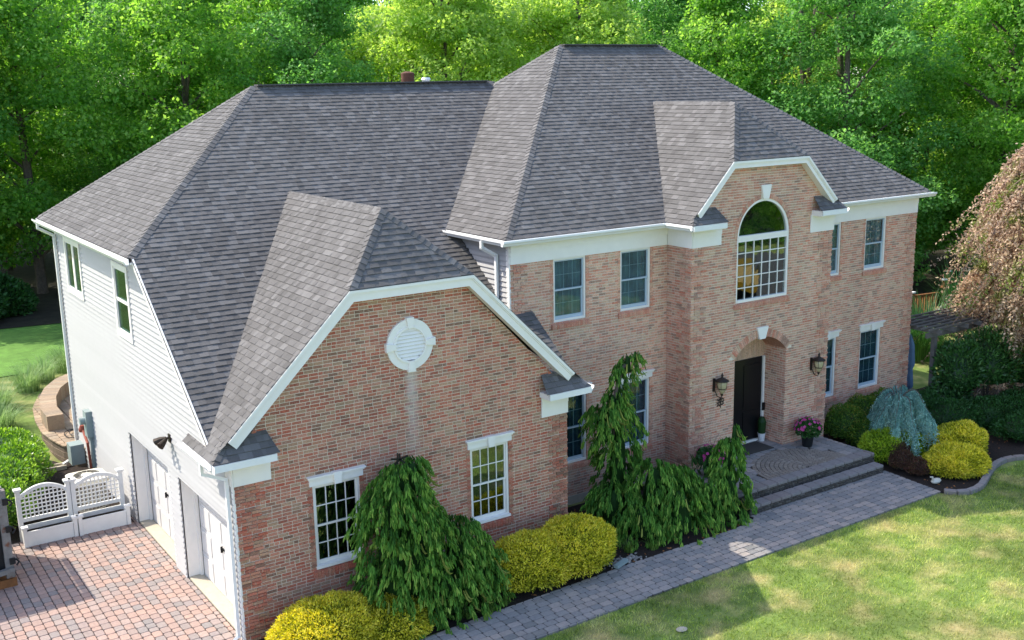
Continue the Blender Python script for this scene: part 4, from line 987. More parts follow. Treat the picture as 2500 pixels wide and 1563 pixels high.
for i in range(len(sw)-1):
    A, B, C_, D = sw[i], sw[i+1], sw2[i+1], sw2[i]; m_ = 6
    for k in range(m_):
        L = lambda P, Q, t: (P[0]+(Q[0]-P[0])*t, P[1]+(Q[1]-P[1])*t)
        q = [L(A, B, k/m_), L(A, B, (k+1)/m_-.01), L(D, C_, (k+1)/m_-.01), L(D, C_, k/m_)]; r = random.random()
        a.add([(x, y, zt) for x, y in q]+[(x, y, zt+.42) for x, y in q], [(4, 5, 6, 7)[::-1], (0, 1, 5, 4), (1, 2, 6, 5), (2, 3, 7, 6), (3, 0, 4, 7)], r)
objs('seat_wall_block', a, m_red, tr)
a = MB(); a.tube([(.35, 11.9, zt+.03)]+[(-.02+.28*math.cos(t)+.02*t, 12.35+.5*math.sin(t)*(1-.03*t), zt+.03+.004*t) for t in np.linspace(0, 15, 60)], .012, 5); tag(obj('garden_hose', a, m_steel), 'thin dark garden hose coiled on the rear terrace by the house corner', 'hose')
# =================================================================== right side: arbor, fence, furled umbrella
ar = empty('pergola', (21.5, 2.5, 0), label='weathered grey wooden pergola beside the right end of the house', cat='pergola')
for (x, y) in ((20.85, 1.35), (24.6, 1.35), (20.85, 2.3), (24.6, 2.3)):
    a = MB(); a.box(x-.06, x+.06, y-.06, y+.06, 0, 2.14); obj('post', a, m_weath, ar)
for y in (1.3, 2.35):
    a = MB(); a.box(20.4, 25.2, y-.03, y+.03, 2.141, 2.28); obj('beam', a, m_weath, ar)
for k in range(7):
    y = 1.1+k*.24; a = MB(); a.box(20.3+random.uniform(-.15, .15), 25.4, y-.02, y+.02, 2.41, 2.45); obj('slat', a, m_weath, ar)
for k in range(8):
    x = 20.6+k*.62; a = MB(); a.box(x-.02, x+.02, .95, 2.7, 2.281, 2.409); obj('rafter', a, m_weath, ar)
um = empty('furled_umbrella', (20.6, 1.95, 0), label='furled blue-grey cloth umbrella standing at the right corner of the house', cat='umbrella')
a = MB(); a.tube([(20.62, 2.0, .1), (20.62, 2.0, 2.3)], .02, 8); obj('pole', a, m_alu, um)
a = MB()
prof = [(.07, .3), (.15, .6), (.12, 1.1), (.16, 1.25), (.13, 1.8), (.05, 2.1)]
vs = []; fs = []; n = 16
for r, z in prof:
    for k in range(n): t = 2*math.pi*k/n; rr = r*(1.25 if k % 2 else .75); vs.append((20.62+rr*math.cos(t), 2.0+rr*math.sin(t), z))
for i in range(len(prof)-1):
    for k in range(n): fs.append((i*n+k, i*n+(k+1) % n, (i+1)*n+(k+1) % n, (i+1)*n+k))
a.add(vs, fs); obj('canopy', a, m_blue, um)
def picket(p0, p1, z0, z1, label, nn):
    f = empty('picket_fence', (*p0, z0), label=label, cat='fence')
    p0, p1 = V((*p0, 0)), V((*p1, 0)); d = p1-p0
    for i in range(nn+1):
        p = p0+d*i/nn
        if i % 12 == 0:
            a = MB(); a.box(p.x-.06, p.x+.06, p.y-.06, p.y+.06, z0, z1+.12); obj('post', a, m_wood, f); a = MB(); a.box(p.x-.1, p.x+.1, p.y-.1, p.y+.1, z1+.12, z1+.17); obj('post_cap', a, m_alu, f)
        else:
            a = MB(); a.box(p.x-.035, p.x+.035, p.y-.02, p.y+.02, z0+.05, z1-.03); o = obj('picket', a, m_wood, f); o.color = (random.random(), 0, 0, 1)
    a = MB(); a.beam(p0+V((0, 0, z1)), p1+V((0, 0, z1)), .1, .05); a.beam(p0+V((0, 0, z0+.15)), p1+V((0, 0, z0+.15)), .06, .05); obj('rail', a, m_wood, f)
picket((27.2, 7.9), (29.9, 7.5), .3, 1.35, 'brown cedar picket fence run beyond the right corner, nearer the pergola', 24)
picket((29.9, 7.5), (33.5, 9.6), .3, 1.35, 'brown cedar picket fence run turning away behind the tall grasses', 24)
picket((27.5, 10.5), (31.2, 10.3), .45, 1.6, 'upper brown cedar fence with pale post caps in front of the dark wood', 24)
# =================================================================== vegetation
def npmesh(name, verts, faces_n, m, parent=None, rnd=None, **k):
    """verts (n,3); faces of faces_n verts each in order"""
    off = wloc(parent) if parent is not None else V((0, 0, 0))
    verts = np.asarray(verts, np.float32)-np.array(off, np.float32); nf = len(verts)//faces_n
    me = bpy.data.meshes.new(name); me.vertices.add(len(verts)); me.vertices.foreach_set('co', verts.ravel())
    me.loops.add(nf*faces_n); me.loops.foreach_set('vertex_index', np.arange(nf*faces_n, dtype=np.int32))
    me.polygons.add(nf); me.polygons.foreach_set('loop_start', np.arange(0, nf*faces_n, faces_n, dtype=np.int32))
    me.materials.append(m); me.update(calc_edges=True)
    if rnd is not None: at = me.attributes.new('rnd', 'FLOAT', 'FACE'); at.data.foreach_set('value', np.asarray(rnd, np.float32))
    o = bpy.data.objects.new(name, me); COL.objects.link(o); o.parent = parent; o.color = (0, 0, 0, 1); return tag(o, **k)
def unit(a): return a/np.maximum(np.linalg.norm(a, axis=1, keepdims=True), 1e-6)
def leafquads(P, D, N, L, W, tri=False, fold=0.):
    D = unit(D); S = unit(np.cross(D, N)); L = np.asarray(L).reshape(-1, 1); W = np.asarray(W).reshape(-1, 1)
    a = P; b = P+D*L*.45+S*W*.5; c = P+D*L; d = P+D*L*.45-S*W*.5
    if tri: return np.stack([P-S*W*.5, P+S*W*.5, P+D*L], 1).reshape(-1, 3)
    return np.stack([a, b, c, d], 1).reshape(-1, 3)
def rv(n): return unit(rng.normal(size=(n, 3)))
def blob(name, c, r, n, m, L=.08, W=.05, droop=0., parent=None, flat=-.25, bumps=7, up=.4, depth=.25, **k):
    """shrub: foliage spread through the outer volume of a lumpy mound"""
    d = rv(int(n*1.5)); d = d[d[:, 2] > flat][:n]; n = len(d)
    bd = rv(bumps*6); bd = bd[bd[:, 2] > -.1][:bumps*3]; amp = np.max(np.exp(-(1-d@bd.T)*22), axis=1)*.17
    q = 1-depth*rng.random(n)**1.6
    s = (.88+amp)*q+rng.normal(size=n)*.012
    P = np.array(c)+d*np.array(r)*s[:, None]
    P[:, 2] = np.maximum(P[:, 2], .03+rng.random(n)*.05)
    D = d*.8+rv(n)*.8+np.array([0, 0, up-droop]); vs = leafquads(P, D, rv(n)*.7+d, L*rng.uniform(.6, 1.25, n), W*rng.uniform(.7, 1.2, n))
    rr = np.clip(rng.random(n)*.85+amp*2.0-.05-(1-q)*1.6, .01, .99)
    o = npmesh(name, vs, 4, m, parent, rr, **k); return o
def shrub(name, label, cat, blobs, m, n, L, W, **k):
    c0 = blobs[0][0]; t = empty(name, (c0[0], c0[1], 0), label=label, cat=cat)
    a = MB()
    for (c, r) in blobs:
        for j in range(4):
            th = random.random()*6.28; a.tube([(c[0], c[1], 0), (c[0]+.3*r[0]*math.cos(th), c[1]+.3*r[1]*math.sin(th), c[2]+r[2]*.3), (c[0]+.6*r[0]*math.cos(th), c[1]+.6*r[1]*math.sin(th), c[2]+r[2]*.6)], [.03, .02, .008], 5)
        core = [(max(.03, math.sqrt(max(0, 1-q*q))), q) for q in (-.35, 0, .3, .6, .85, .97)]
        b = MB(); b.lathe((c[0], c[1], c[2]), [(x*.74*r[0], q*.74*r[2]) for x, q in core], 14, sy=r[1]/r[0]); obj('inner_growth', b, m, t, smooth=True)
    obj('stems', a, m_bark, t)
    tot = sum(r[0]*r[1]+r[0]*r[2] for c, r in blobs)
    for (c, r) in blobs: blob('foliage', c, r, int(n*(r[0]*r[1]+r[0]*r[2])/tot), m, L, W, parent=t, **k)
    return t
# golden mop cypresses
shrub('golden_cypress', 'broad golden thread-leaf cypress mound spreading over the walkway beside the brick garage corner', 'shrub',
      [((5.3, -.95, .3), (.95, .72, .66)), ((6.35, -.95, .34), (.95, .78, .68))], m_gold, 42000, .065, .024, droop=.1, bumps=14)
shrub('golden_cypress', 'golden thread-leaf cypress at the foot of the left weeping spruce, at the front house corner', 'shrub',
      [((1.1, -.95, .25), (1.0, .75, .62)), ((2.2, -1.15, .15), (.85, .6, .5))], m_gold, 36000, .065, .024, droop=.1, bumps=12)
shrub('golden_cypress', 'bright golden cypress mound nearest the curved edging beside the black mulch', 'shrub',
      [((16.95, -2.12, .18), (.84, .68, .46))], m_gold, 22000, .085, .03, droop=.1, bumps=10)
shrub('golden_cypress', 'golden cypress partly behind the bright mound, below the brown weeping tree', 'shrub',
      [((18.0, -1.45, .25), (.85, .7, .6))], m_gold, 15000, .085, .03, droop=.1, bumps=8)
shrub('chartreuse_shrub', 'yellow-green low shrub tucked under the blue weeping cedar beside the steps', 'shrub',
      [((16.25, -.55, .25), (.65, .55, .5)), ((16.9, -.75, .2), (.6, .5, .42))], m_goldB, 14000, .09, .025, bumps=8)
shrub('barberry', 'dark purple barberry clump at the end of the walkway', 'shrub', [((16.05, -1.3, .2), (.36, .34, .3)), ((16.3, -1.0, .22), (.34, .34, .34)), ((16.05, -1.75, .16), (.32, .3, .27))], m_barb, 12000, .035, .025, bumps=6)
shrub('boxwood_hedge', 'green and bronze boxwood hedge along the wall right of the entrance', 'hedge',
      [((16.45, .75, .45), (.6, .6, .62)), ((17.3, .85, .5), (.6, .6, .66)), ((18.2, .95, .5), (.6, .55, .62)), ((16.5, .2, .3), (.5, .45, .5))], m_box, 20000, .05, .03, bumps=10)
shrub('yew', 'dark green yew mass under the brown weeping tree at the right edge', 'shrub',
      [((19.5, -.2, .35), (1.0, .8, .5)), ((20.8, -.6, .3), (1.1, .8, .5)), ((22.2, -.8, .3), (1.2, .9, .5)), ((19.4, .7, .4), (.9, .7, .5)), ((20.6, -1.7, .25), (1.1, .7, .42)), ((22.5, -2.2, .25), (1.2, .8, .45))], m_yew, 26000, .08, .03, bumps=10)
shrub('rhododendron', 'broad-leaved green rhododendron against the pergola at the right corner of the house', 'shrub',
      [((21.15, .7, 1.05), (.75, .7, 1.05)), ((22.2, .5, 1.15), (1.0, .85, 1.15)), ((20.8, .8, .4), (.7, .6, .5)), ((23.4, .4, 1.0), (1.0, .8, 1.1))], m_rhod, 11000, .14, .05, bumps=12)
shrub('laurel_hedge', 'sunlit glossy green hedge behind the lattice planters at the left edge', 'hedge',
      [((-2.6, 7.9, .45), (.75, .7, .75)), ((-2.4, 8.9, .55), (.95, .9, .75)), ((-1.9, 9.9, .6), (.85, .9, .75)), ((-3.4, 9.3, .6), (1.0, 1.2, .8)), ((-1.9, 11.1, .6), (.9, 1.0, .8)), ((-2.9, 11.6, .6), (1.2, 1.3, .8))], m_hedge, 26000, .085, .045, bumps=12)
shrub('rear_shrub', 'dark rounded bush at the edge of the wood beyond the rear lawn', 'shrub', [((-.6, 29.5, 1.2), (1.9, 1.6, 1.7)), ((1.0, 30.5, .9), (1.5, 1.2, 1.3))], m_yew, 12000, .2, .1, bumps=9)
# grasses
def tuft(name, label, c, n, L, spread, m, wd=.012, cat='ornamental grass', zb=0., lean=.8):
    vs = []; rr = []
    for i in range(n):
        th = random.random()*6.283; r = random.random()**.5*spread*.35; x, y = c[0]+r*math.cos(th), c[1]+r*math.sin(th)
        l = L*random.uniform(.6, 1.1); le = random.uniform(.25, 1)*lean; q = V((x, y, c[2])); th += random.uniform(-.4, .4); dh = V((math.cos(th), math.sin(th), 0)); s = V((-math.sin(th), math.cos(th), 0))*wd/2; prev = None; R = random.random()
        for k in range(5):
            t = k/4; p = q+dh*(l*le*t*t)+V((0, 0, l*(t-.55*le*t*t*t))); ws = s*(1-.85*t)
            if prev: vs += [prev[0], prev[1], p+ws, p-ws]; rr.append(R)
            prev = (p-ws, p+ws)
    t = empty(name, (c[0], c[1], c[2]), label=label, cat=cat); npmesh('blades', [tuple(v) for v in vs], 4, m, t, rr)
tuft('fountain_grass', 'pale fountain grass clump on the rear lawn beside the curved seat wall', (-.15, 17.8, .45), 420, 1.0, 1.0, m_fount, .02)
tuft('fountain_grass', 'tall fountain grass behind the seat wall touching the house corner', (1.4, 19.6, .45), 420, 1.1, 1.2, m_fount, .02)
tuft('fountain_grass', 'second fountain grass clump behind the curved seat wall', (.5, 18.8, .45), 350, 1.0, 1.0, m_fount, .02)
tuft('fountain_grass', 'fountain grass clump at the left edge above the glossy hedge', (-1.5, 14.6, .3), 480, 1.0, 1.2, m_fount, .02)
tuft('fountain_grass', 'large pale grass mound left of the terrace steps', (-1.2, 16.4, .4), 420, 1.0, 1.1, m_fount, .02)
tuft('miscanthus', 'arching dark green grass clump in front of the cedar fence', (27.0, 6.0, .1), 700, 2.0, 2.0, m_rhod, .03)
tuft('miscanthus', 'second arching green grass clump right of the house corner', (25.3, 4.9, .1), 600, 1.9, 1.8, m_rhod, .03)
tuft('reed_grass', 'tall reedy plants with bluish leaves before the fence corner', (29.3, 6.2, .2), 260, 2.6, 1.5, m_rhod, .05, lean=.5)
for k, (x, y) in enumerate(((4.0, -1.5), (4.4, -1.42), (3.6, -1.45), (8.2, -1.2), (7.7, -1.0), (7.6, -.5))):
    tuft('liriope', ('middle one of three striped liriope tufts by the walkway under the left spruce', 'right one of three striped liriope tufts by the walkway under the left spruce', 'left one of three striped liriope tufts by the walkway under the left spruce', 'dark liriope tuft nearest the walkway, left of the middle spruce', 'dark liriope tuft between the pebbles and the middle spruce', 'dark liriope tuft farthest from the walkway, behind the pebbles')[k], (x, y, .0), 90, .34, .3, m_lirio, .012, cat='border grass')
for o in bpy.data.objects:
    if o.name.startswith('liriope'): o['group'] = 'liriope under left spruce' if o.location.x < 6 else 'liriope beside middle spruce'
# weeping spruces: hanging tails around a few drooping masses
def spruce(label, lobes, n, c0, trunk):
    t = empty('weeping_spruce', (*c0, 0), label=label, cat='weeping spruce'); tot = sum(l[4]*(l[2]-l[3]) for l in lobes)
    allv = []; rr = []; tv = []; tr_ = []
    for (x, y, zt, zb, r, rt) in lobes:                # centre, top, bottom, radius, top radius
        kb = max(6, int(n*r*(zt-zb)/tot/16)); u = rng.random(kb); th = rng.random(kb)*2*np.pi
        z = zb+(zt-zb)*(1-u**1.25); tt = (z-zb)/(zt-zb)
        rad = r*np.sqrt(np.clip(1-tt**7, 0, 1))*(1-(rt*tt))*(1+.13*np.sin(th*3+x*5+z*2)+.1*np.sin(th*7+z*6)+.1*rng.normal(size=kb))+.02
        per = 16; k = kb*per; q = np.repeat(1-.3*rng.random(kb)**2, per); th2 = np.repeat(th, per); zz = np.repeat(z, per); ra = np.repeat(rad, per)
        run = rng.random(k); along = np.repeat(rng.uniform(.14, .34, kb), per)*run     # tails strung along each drooping branchlet
        wob = np.repeat(rng.normal(size=kb)*.25, per); out = np.stack([np.cos(th2+wob), np.sin(th2+wob), np.zeros(k)], 1)
        P = np.stack([x+ra*q*np.cos(th2), y+ra*q*np.sin(th2), zz], 1)+out*(along*.55)[:, None]+rv(k)*.03; P[:, 2] -= along*.75-.06
        D = unit(out*rng.uniform(.0, .55, (k, 1))+rv(k)*.3+np.array([0, 0, -1.0])); L = rng.uniform(.08, .17, k); W = rng.uniform(.022, .035, k)
        P[:, 2] = np.maximum(P[:, 2], .12); z = zz
        S = unit(np.cross(D, rv(k))); T = np.cross(D, S)
        tips = P+D*L[:, None]; m1_ = P+D*(L*.3)[:, None]; m2_ = P+D*(L*.8)[:, None]
        for a_, b_ in ((S, -.5*S+.87*T), (-.5*S+.87*T, -.5*S-.87*T), (-.5*S-.87*T, S)):
            A = m1_+a_*W[:, None]*.5; B = m1_+b_*W[:, None]*.5; A2 = m2_+a_*W[:, None]*.4; B2 = m2_+b_*W[:, None]*.4
            allv.append(np.stack([P, A, B, B], 1)[:, :3].reshape(-1, 3)); rr.append(np.clip(rng.random(k)*.45+run*.35+(q-.8)*.9, .01, .99))  # inner tails darker: interior shade put into the colour; branchlet ends lighter
            allv.append(np.stack([A, A2, B2], 1).reshape(-1, 3)); rr.append(rr[-1]); allv.append(np.stack([A, B2, B], 1).reshape(-1, 3)); rr.append(rr[-1])
            allv.append(np.stack([A2, tips, B2], 1).reshape(-1, 3)); rr.append(rr[-1])
        b = MB(); b.lathe((x, y, 0), [(r*.42*math.sqrt(max(0, 1-q_**4))*(1-rt*q_)+.01, zb+.05+(zt-zb)*.86*q_) for q_ in (0, .2, .4, .6, .8, .93, 1)], 12); obj('inner_growth', b, m_spruce, t)
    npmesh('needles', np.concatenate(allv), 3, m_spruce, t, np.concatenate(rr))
    a = MB(); a.tube(trunk, [.06]+[.045]*(len(trunk)-2)+[.015], 7); obj('trunk', a, m_bark, t)
    a = MB()
    for j in range(max(8, n//450)):
        (x, y, zt, zb, r, rt) = random.choice(lobes); th = random.uniform(-2.9, .2); h = random.uniform(.15, .9); z = zb+(zt-zb)*h; rad = r*math.sqrt(1-h**4)*(1-rt*h)
        p = V((x+rad*math.cos(th), y+rad*math.sin(th), z)); o_ = V((math.cos(th), math.sin(th), 0)); l = random.uniform(.15, .32)
        a.tube([p, p+o_*l*.35+V((0, 0, -l*.6)), p+o_*l*.7+V((0, 0, -l*.75)), p+o_*l+V((0, 0, -l*.6))], [.01, .019, .016, .004], 5, random.random())
    obj('new_shoots', a, m_sprtip, t, kind='stuff')
    return t
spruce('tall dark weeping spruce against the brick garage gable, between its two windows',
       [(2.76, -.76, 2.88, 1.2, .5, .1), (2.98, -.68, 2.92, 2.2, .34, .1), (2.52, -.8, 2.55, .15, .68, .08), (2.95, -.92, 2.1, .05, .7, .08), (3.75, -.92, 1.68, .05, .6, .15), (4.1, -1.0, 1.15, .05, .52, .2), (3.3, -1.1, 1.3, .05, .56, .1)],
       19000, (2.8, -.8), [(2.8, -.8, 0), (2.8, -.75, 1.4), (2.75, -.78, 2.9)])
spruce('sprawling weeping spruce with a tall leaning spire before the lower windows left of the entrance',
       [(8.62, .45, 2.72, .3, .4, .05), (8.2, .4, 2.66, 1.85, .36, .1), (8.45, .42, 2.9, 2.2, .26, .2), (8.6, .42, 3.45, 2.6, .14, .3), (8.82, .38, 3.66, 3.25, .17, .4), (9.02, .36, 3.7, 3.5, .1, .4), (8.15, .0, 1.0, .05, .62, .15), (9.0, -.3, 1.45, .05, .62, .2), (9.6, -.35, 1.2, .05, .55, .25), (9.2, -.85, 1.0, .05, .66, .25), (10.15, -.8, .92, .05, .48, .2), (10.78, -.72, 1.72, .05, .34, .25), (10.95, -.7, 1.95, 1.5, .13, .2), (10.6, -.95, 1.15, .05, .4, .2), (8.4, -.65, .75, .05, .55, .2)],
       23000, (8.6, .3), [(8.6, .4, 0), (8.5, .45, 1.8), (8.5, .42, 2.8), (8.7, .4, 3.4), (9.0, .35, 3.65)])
# weeping blue cedar
cd = empty('weeping_blue_cedar', (17.2, -.3, 0), label='weeping blue atlas cedar with arching bluish boughs beside the hedge', cat='weeping cedar')
a = MB(); P = []; D = []; rr = []
top = V((17.1, -.35, 1.3)); a.tube([(17.2, -.3, 0), (17.1, -.28, .7), top], [.08, .06, .04], 8)
for j in range(12):
    th = 2*math.pi*j/12+random.uniform(-.1, .1); R = random.uniform(.75, 1.3) if math.sin(th) < .2 else random.uniform(.6, .9); zt = random.uniform(1.55, 1.8)
    arc = []
    for k in range(13):
        t = k/12; arc.append(V((top.x+R*t*math.cos(th)+.04*math.sin(k+j), top.y+R*.95*t*math.sin(th), top.z+(zt-top.z)*math.sin(min(1, t*1.9)*math.pi*.5)-1.35*max(0, t-.25)**1.6)))
    a.tube(arc, [.016-.001*k for k in range(13)], 5)
    for k in range(1, 13):
        for h in range(11):
            f = random.random(); p0 = arc[k-1].lerp(arc[k], f); dl = random.uniform(.3, 1.0)*(1.15 if random.random() < .15 else .8)
            dl = min(dl, p0.z-.08); off = V((random.gauss(0, .02), random.gauss(0, .02), 0)); cur = p0.copy(); steps = max(2, int(dl/.035))
            for s_ in range(steps):
                cur = cur+V((off.x*.3+random.gauss(0, .006), off.y*.3+random.gauss(0, .006), -.035)); P.append(tuple(cur)); rr.append(.35+.4*(s_/steps)+random.uniform(-.25, .25))
P = np.array(P); P = np.repeat(P, 3, 0)+rng.normal(size=(len(P)*3, 3))*.012; rr = np.clip(np.repeat(rr, 3), .01, .99)
npmesh('needles', leafquads(P, rv(len(P))+np.array([0, 0, -.4]), rv(len(P)), rng.uniform(.03, .06, len(P)), rng.uniform(.016, .03, len(P))), 4, m_cedar, cd, rr)
obj('boughs', a, m_bark, cd)
# brown weeping beech at the right edge
bt = empty('weeping_beech', (23.4, -.6, 0), label='brown-leaved weeping tree with long hanging twigs at the right edge', cat='weeping tree')
a = MB(); P = []; rr = []; tv = MB()
a.tube([(23.6, -.4, 0), (23.5, -.5, 3), (23.3, -.5, 5.5), (23.2, -.6, 7.6)], [.2, .16, .12, .07], 9)
nb = 0
for j in range(80):
    th = random.uniform(0, 6.283); z0 = random.uniform(2.2, 7.8); R = random.uniform(.8, 2.35)*(1.1 if z0 < 6 else .8); hgt_ = random.uniform(.1, .7)
    arc = []
    for k in range(9):
        t = k/8; arc.append(V((23.3+R*t*math.cos(th), -.55+R*t*math.sin(th), z0+hgt_*math.sin(t*math.pi*.8)*1.2-.9*t*t)))
    a.tube(arc, [.026-.0026*k for k in range(9)], 5, cap=False)
    for k in range(2, 9):
        for h in range(8):
            cur = arc[k-1].lerp(arc[k], random.random()); dl = min(random.uniform(.5, 2.4), max(.15, cur.z-random.uniform(.1, .8))); lean = V((math.cos(th), math.sin(th), 0))*random.uniform(-.01, .035)+V((random.gauss(0, .012), random.gauss(0, .012), 0))
            pts = [cur.copy()]; steps = int(dl/.06)
            for s_ in range(steps):
                cur = cur+lean+V((random.gauss(0, .012), random.gauss(0, .012), -.06)); pts.append(cur.copy())
                P.append(tuple(cur)); rr.append(random.random())
            if len(pts) > 3 and random.random() < .4: tv.tube(pts[::3]+[pts[-1]], .005, 3, cap=False)
P = np.array(P); k_ = 2; P = np.repeat(P, k_, 0)+rng.normal(size=(len(P)*k_, 3))*.04; rr = np.clip(np.repeat(rr, k_)*.6+rng.random(len(P))*.4, .01, .99)
npmesh('leaves', leafquads(P, rv(len(P))+np.array([0, 0, -.5]), rv(len(P)), rng.uniform(.07, .12, len(P)), rng.uniform(.04, .07, len(P))), 4, m_beech, bt, rr)
obj('branches', a, m_twig, bt); obj('twigs', tv, m_twig, bt)
# flower pots
def flowerpot(c, label, stems=False):
    t = empty('flower_pot', c, label=label, cat='flower pot'); x, y, z = c
    a = MB(); a.lathe(c, [(.12, 0), (.155, .26), (.17, .27), (.165, .31), (.14, .31), (.13, .27)], 18); obj('pot', a, m_pot, t)
    blob('foliage', (x, y, z+.42), (.32, .32, .27), 2600, m_rhod, .06, .035, parent=t, flat=-.5)
    P = []; d = rv(110); d = d[d[:, 2] > -.1]
    for v_ in d[:52]:
        p = np.array([x, y, z+.44])+v_*np.array([.35, .35, .3]); s_ = unit(np.cross(v_[None], rv(1)))[0]; u_ = np.cross(v_, s_)
        for k in range(6):
            t0 = 2*np.pi*k/6; e = s_*np.cos(t0)+u_*np.sin(t0); e2 = s_*np.cos(t0+.9)+u_*np.sin(t0+.9); P += [p, p+e*.034+v_*.012, p+(e+e2)*.023+v_*.012, p+e2*.034+v_*.012]
    npmesh('blooms', np.array(P), 4, m_petal, t, np.repeat(rng.random(len(P)//24), 6))
    if stems:
        a = MB()
        for k in range(7): th = k*.9; a.tube([(x, y, z+.5), (x+.12*math.cos(th), y+.12*math.sin(th), z+.8), (x+.25*math.cos(th), y+.2*math.sin(th), z+.98)], .005, 4)
        obj('bare_stems', a, m_twig, t)
flowerpot((14.72, .5, .394), 'black pot of pink petunias at the right side of the entrance arch')
flowerpot((11.35, .42, .394), 'pot of pink petunias with bare stems at the left pillar behind the spruce', True)
t = empty('door_side_pot', (14.12, 1.46, .394), label='small white pot with a dark rolled item beside the front door frame', cat='pot')
a = MB(); a.lathe((14.12, 1.46, .394), [(.07, 0), (.1, .2), (.105, .21)], 14); obj('pot', a, m_wpot, t); a = MB(); a.lathe((14.12, 1.46, .6), [(.09, 0), (.11, .3), (.06, .42)], 12); obj('dark_topiary', a, m_yew, t)
blob('agave_like', (10.9, .35, .45), (.3, .3, .3), 60, m_rhod, .35, .06, label='few broad dark leaves in the corner of the brick bay', cat='plant')
# =================================================================== wood behind the house
def treevariant(name, m, H, R, nclump, nl, seed, ls=.175, low=.1):
    """tapered trunk with limbs and a crown of leaf clumps; returns the root at the origin"""
    g = np.random.default_rng(seed); root = empty(name, (0, 0, 0)); a = MB(); base = H*low
    lean = g.normal(size=2)*.4
    tp = [(0, 0, -.3), (lean[0]*.2, lean[1]*.2, H*.3), (lean[0]*.6, lean[1]*.6, H*.6), (lean[0], lean[1], H*.9)]
    a.tube(tp, [.24, .19, .13, .04], 8)
    cl = []
    for i in range(nclump):
        u = g.random(); z = base+(H-base)*u; prof = R*(np.sin(np.pi*min(1, .18+u*.82))**.6)*(1 if u < .75 else 1-.5*(u-.75)/.25)
        th = g.random()*6.283; rr = prof*(.12+.88*g.random()**.55); c = np.array([lean[0]*u+rr*np.cos(th), lean[1]*u+rr*np.sin(th), z+g.normal()*.3]); cl.append((c, g.uniform(.75, 1.35)*R*.26, th))
        if i % 4 == 0:
            zt = max(base*.7, z-rr*.7); p0 = V((lean[0]*zt/H, lean[1]*zt/H, zt)); a.tube([p0, p0.lerp(V(c), .5)+V((0, 0, .2)), V(c)], [.07, .045, .015], 5, cap=False)
    obj('trunk', a, m_bark, root)
    VV = []; RR = []
    per = nl//nclump
    for (c, r, th) in cl:
        d = unit(g.normal(size=(per, 3))); q = .55+.45*g.random(per)**.5; sc = np.array([1, 1, .62])*r
        lump = 1+.22*np.sin(d[:, 0]*5+c[0])*np.sin(d[:, 1]*5+c[1])
        P = c+d*sc*(q*lump)[:, None]; P[:, 2] -= .15*(d[:, 0]**2+d[:, 1]**2)*r
        N = unit(d+np.array([0, 0, 1.5])+g.normal(size=(per, 3))*.55); D = unit(g.normal(size=(per, 3))+d*.6+np.array([0, 0, -.15]))
        L = ls*g.uniform(.6, 1.3, per); VV.append(leafquads(P, D, N, L, L*.75)); br = g.random()*.3
        RR.append(np.clip(g.random(per)*.55+br+(d[:, 2]*.12), .01, .99))
    o = npmesh('crown', np.concatenate(VV), 4, m, root, np.concatenate(RR)); return root
variants = [treevariant('maple_tree', m_leafA, 15.5, 4.2, 120, 60000, 1), treevariant('ash_tree', m_leafB, 16.5, 4.0, 110, 60000, 2), treevariant('oak_tree', m_leafC, 14.5, 4.4, 120, 60000, 3),
            treevariant('birch_tree', m_leafB, 14, 3.6, 100, 56000, 4, .16), treevariant('linden_tree', m_leafC, 17, 4.4, 130, 60000, 5, low=.08)]
kinds = ['bushy mid-green maple', 'pale yellow-green ash', 'deep green oak', 'fine-leaved bright birch', 'tall bluish-green linden']
used = set()
def copytree(v, loc, rz, sc, label, group):
    src = variants[v]
    if v in used:
        r = src.copy(); COL.objects.link(r)
        for ch in src.children: c = ch.copy(); COL.objects.link(c); c.parent = r
    else: r = src; used.add(v)
    r.location = loc; r.rotation_euler = (0, 0, rz); r.scale = (sc, sc, sc); tag(r, label, 'tree', group); return r
ORD = ['first', 'second', 'third', 'fourth', 'fifth', 'sixth', 'seventh', 'eighth', 'ninth', 'tenth', 'eleventh', 'twelfth']
def rowtrees(dist, n, a_from, a_to, vs, desc, zoff=0, sc0=1.):
    for i in range(n):
        t = i/(n-1); ang = a_from+(a_to-a_from)*t+random.uniform(-.6, .6); dd = dist*random.uniform(.96, 1.05)
        x = CP.x+dd*math.sin(math.radians(ang)); y = CP.y+dd*math.cos(math.radians(ang)); v = vs[i % len(vs)]
        copytree(v, (x, y, hgt(x, y)+zoff), random.random()*6.28, sc0*random.uniform(.92, 1.12), f'{kinds[v]}, {ORD[i]} from the left in the {desc}', 'trees of the wood behind the house')
rowtrees(50, 10, 4, 65, [2, 0, 0, 4, 1, 1, 0, 4, 0, 2], 'front row of the wood', 0, .92)
rowtrees(58, 11, 3, 67, [0, 1, 4, 0, 1, 1, 4, 1, 0, 3], 'second row of the wood', 0, .98)
rowtrees(68, 12, 1, 68, [4, 0, 2, 1, 0, 4, 0, 2, 0, 1], 'back row of the wood', 0, 1.06)
rowtrees(82, 12, 0, 69, [0, 4, 1, 2, 4, 0], 'farthest row of the wood', 0, 1.22)
rowtrees(44, 6, -62, -16, [4, 0, 2], 'row left of the house', 0, .95)
# trees across the road, mirrored in the windows
for i, (x, y, v) in enumerate(((36, -30, 2), (41, -26, 0), (46, -20, 4), (30, -36, 2), (50, -14, 0), (22, -40, 4))):
    copytree(v, (x, y, -1.2), i*1.3, .9, f'{kinds[v]} across the road in front of the house, {ORD[i]} of its row', 'trees across the road')
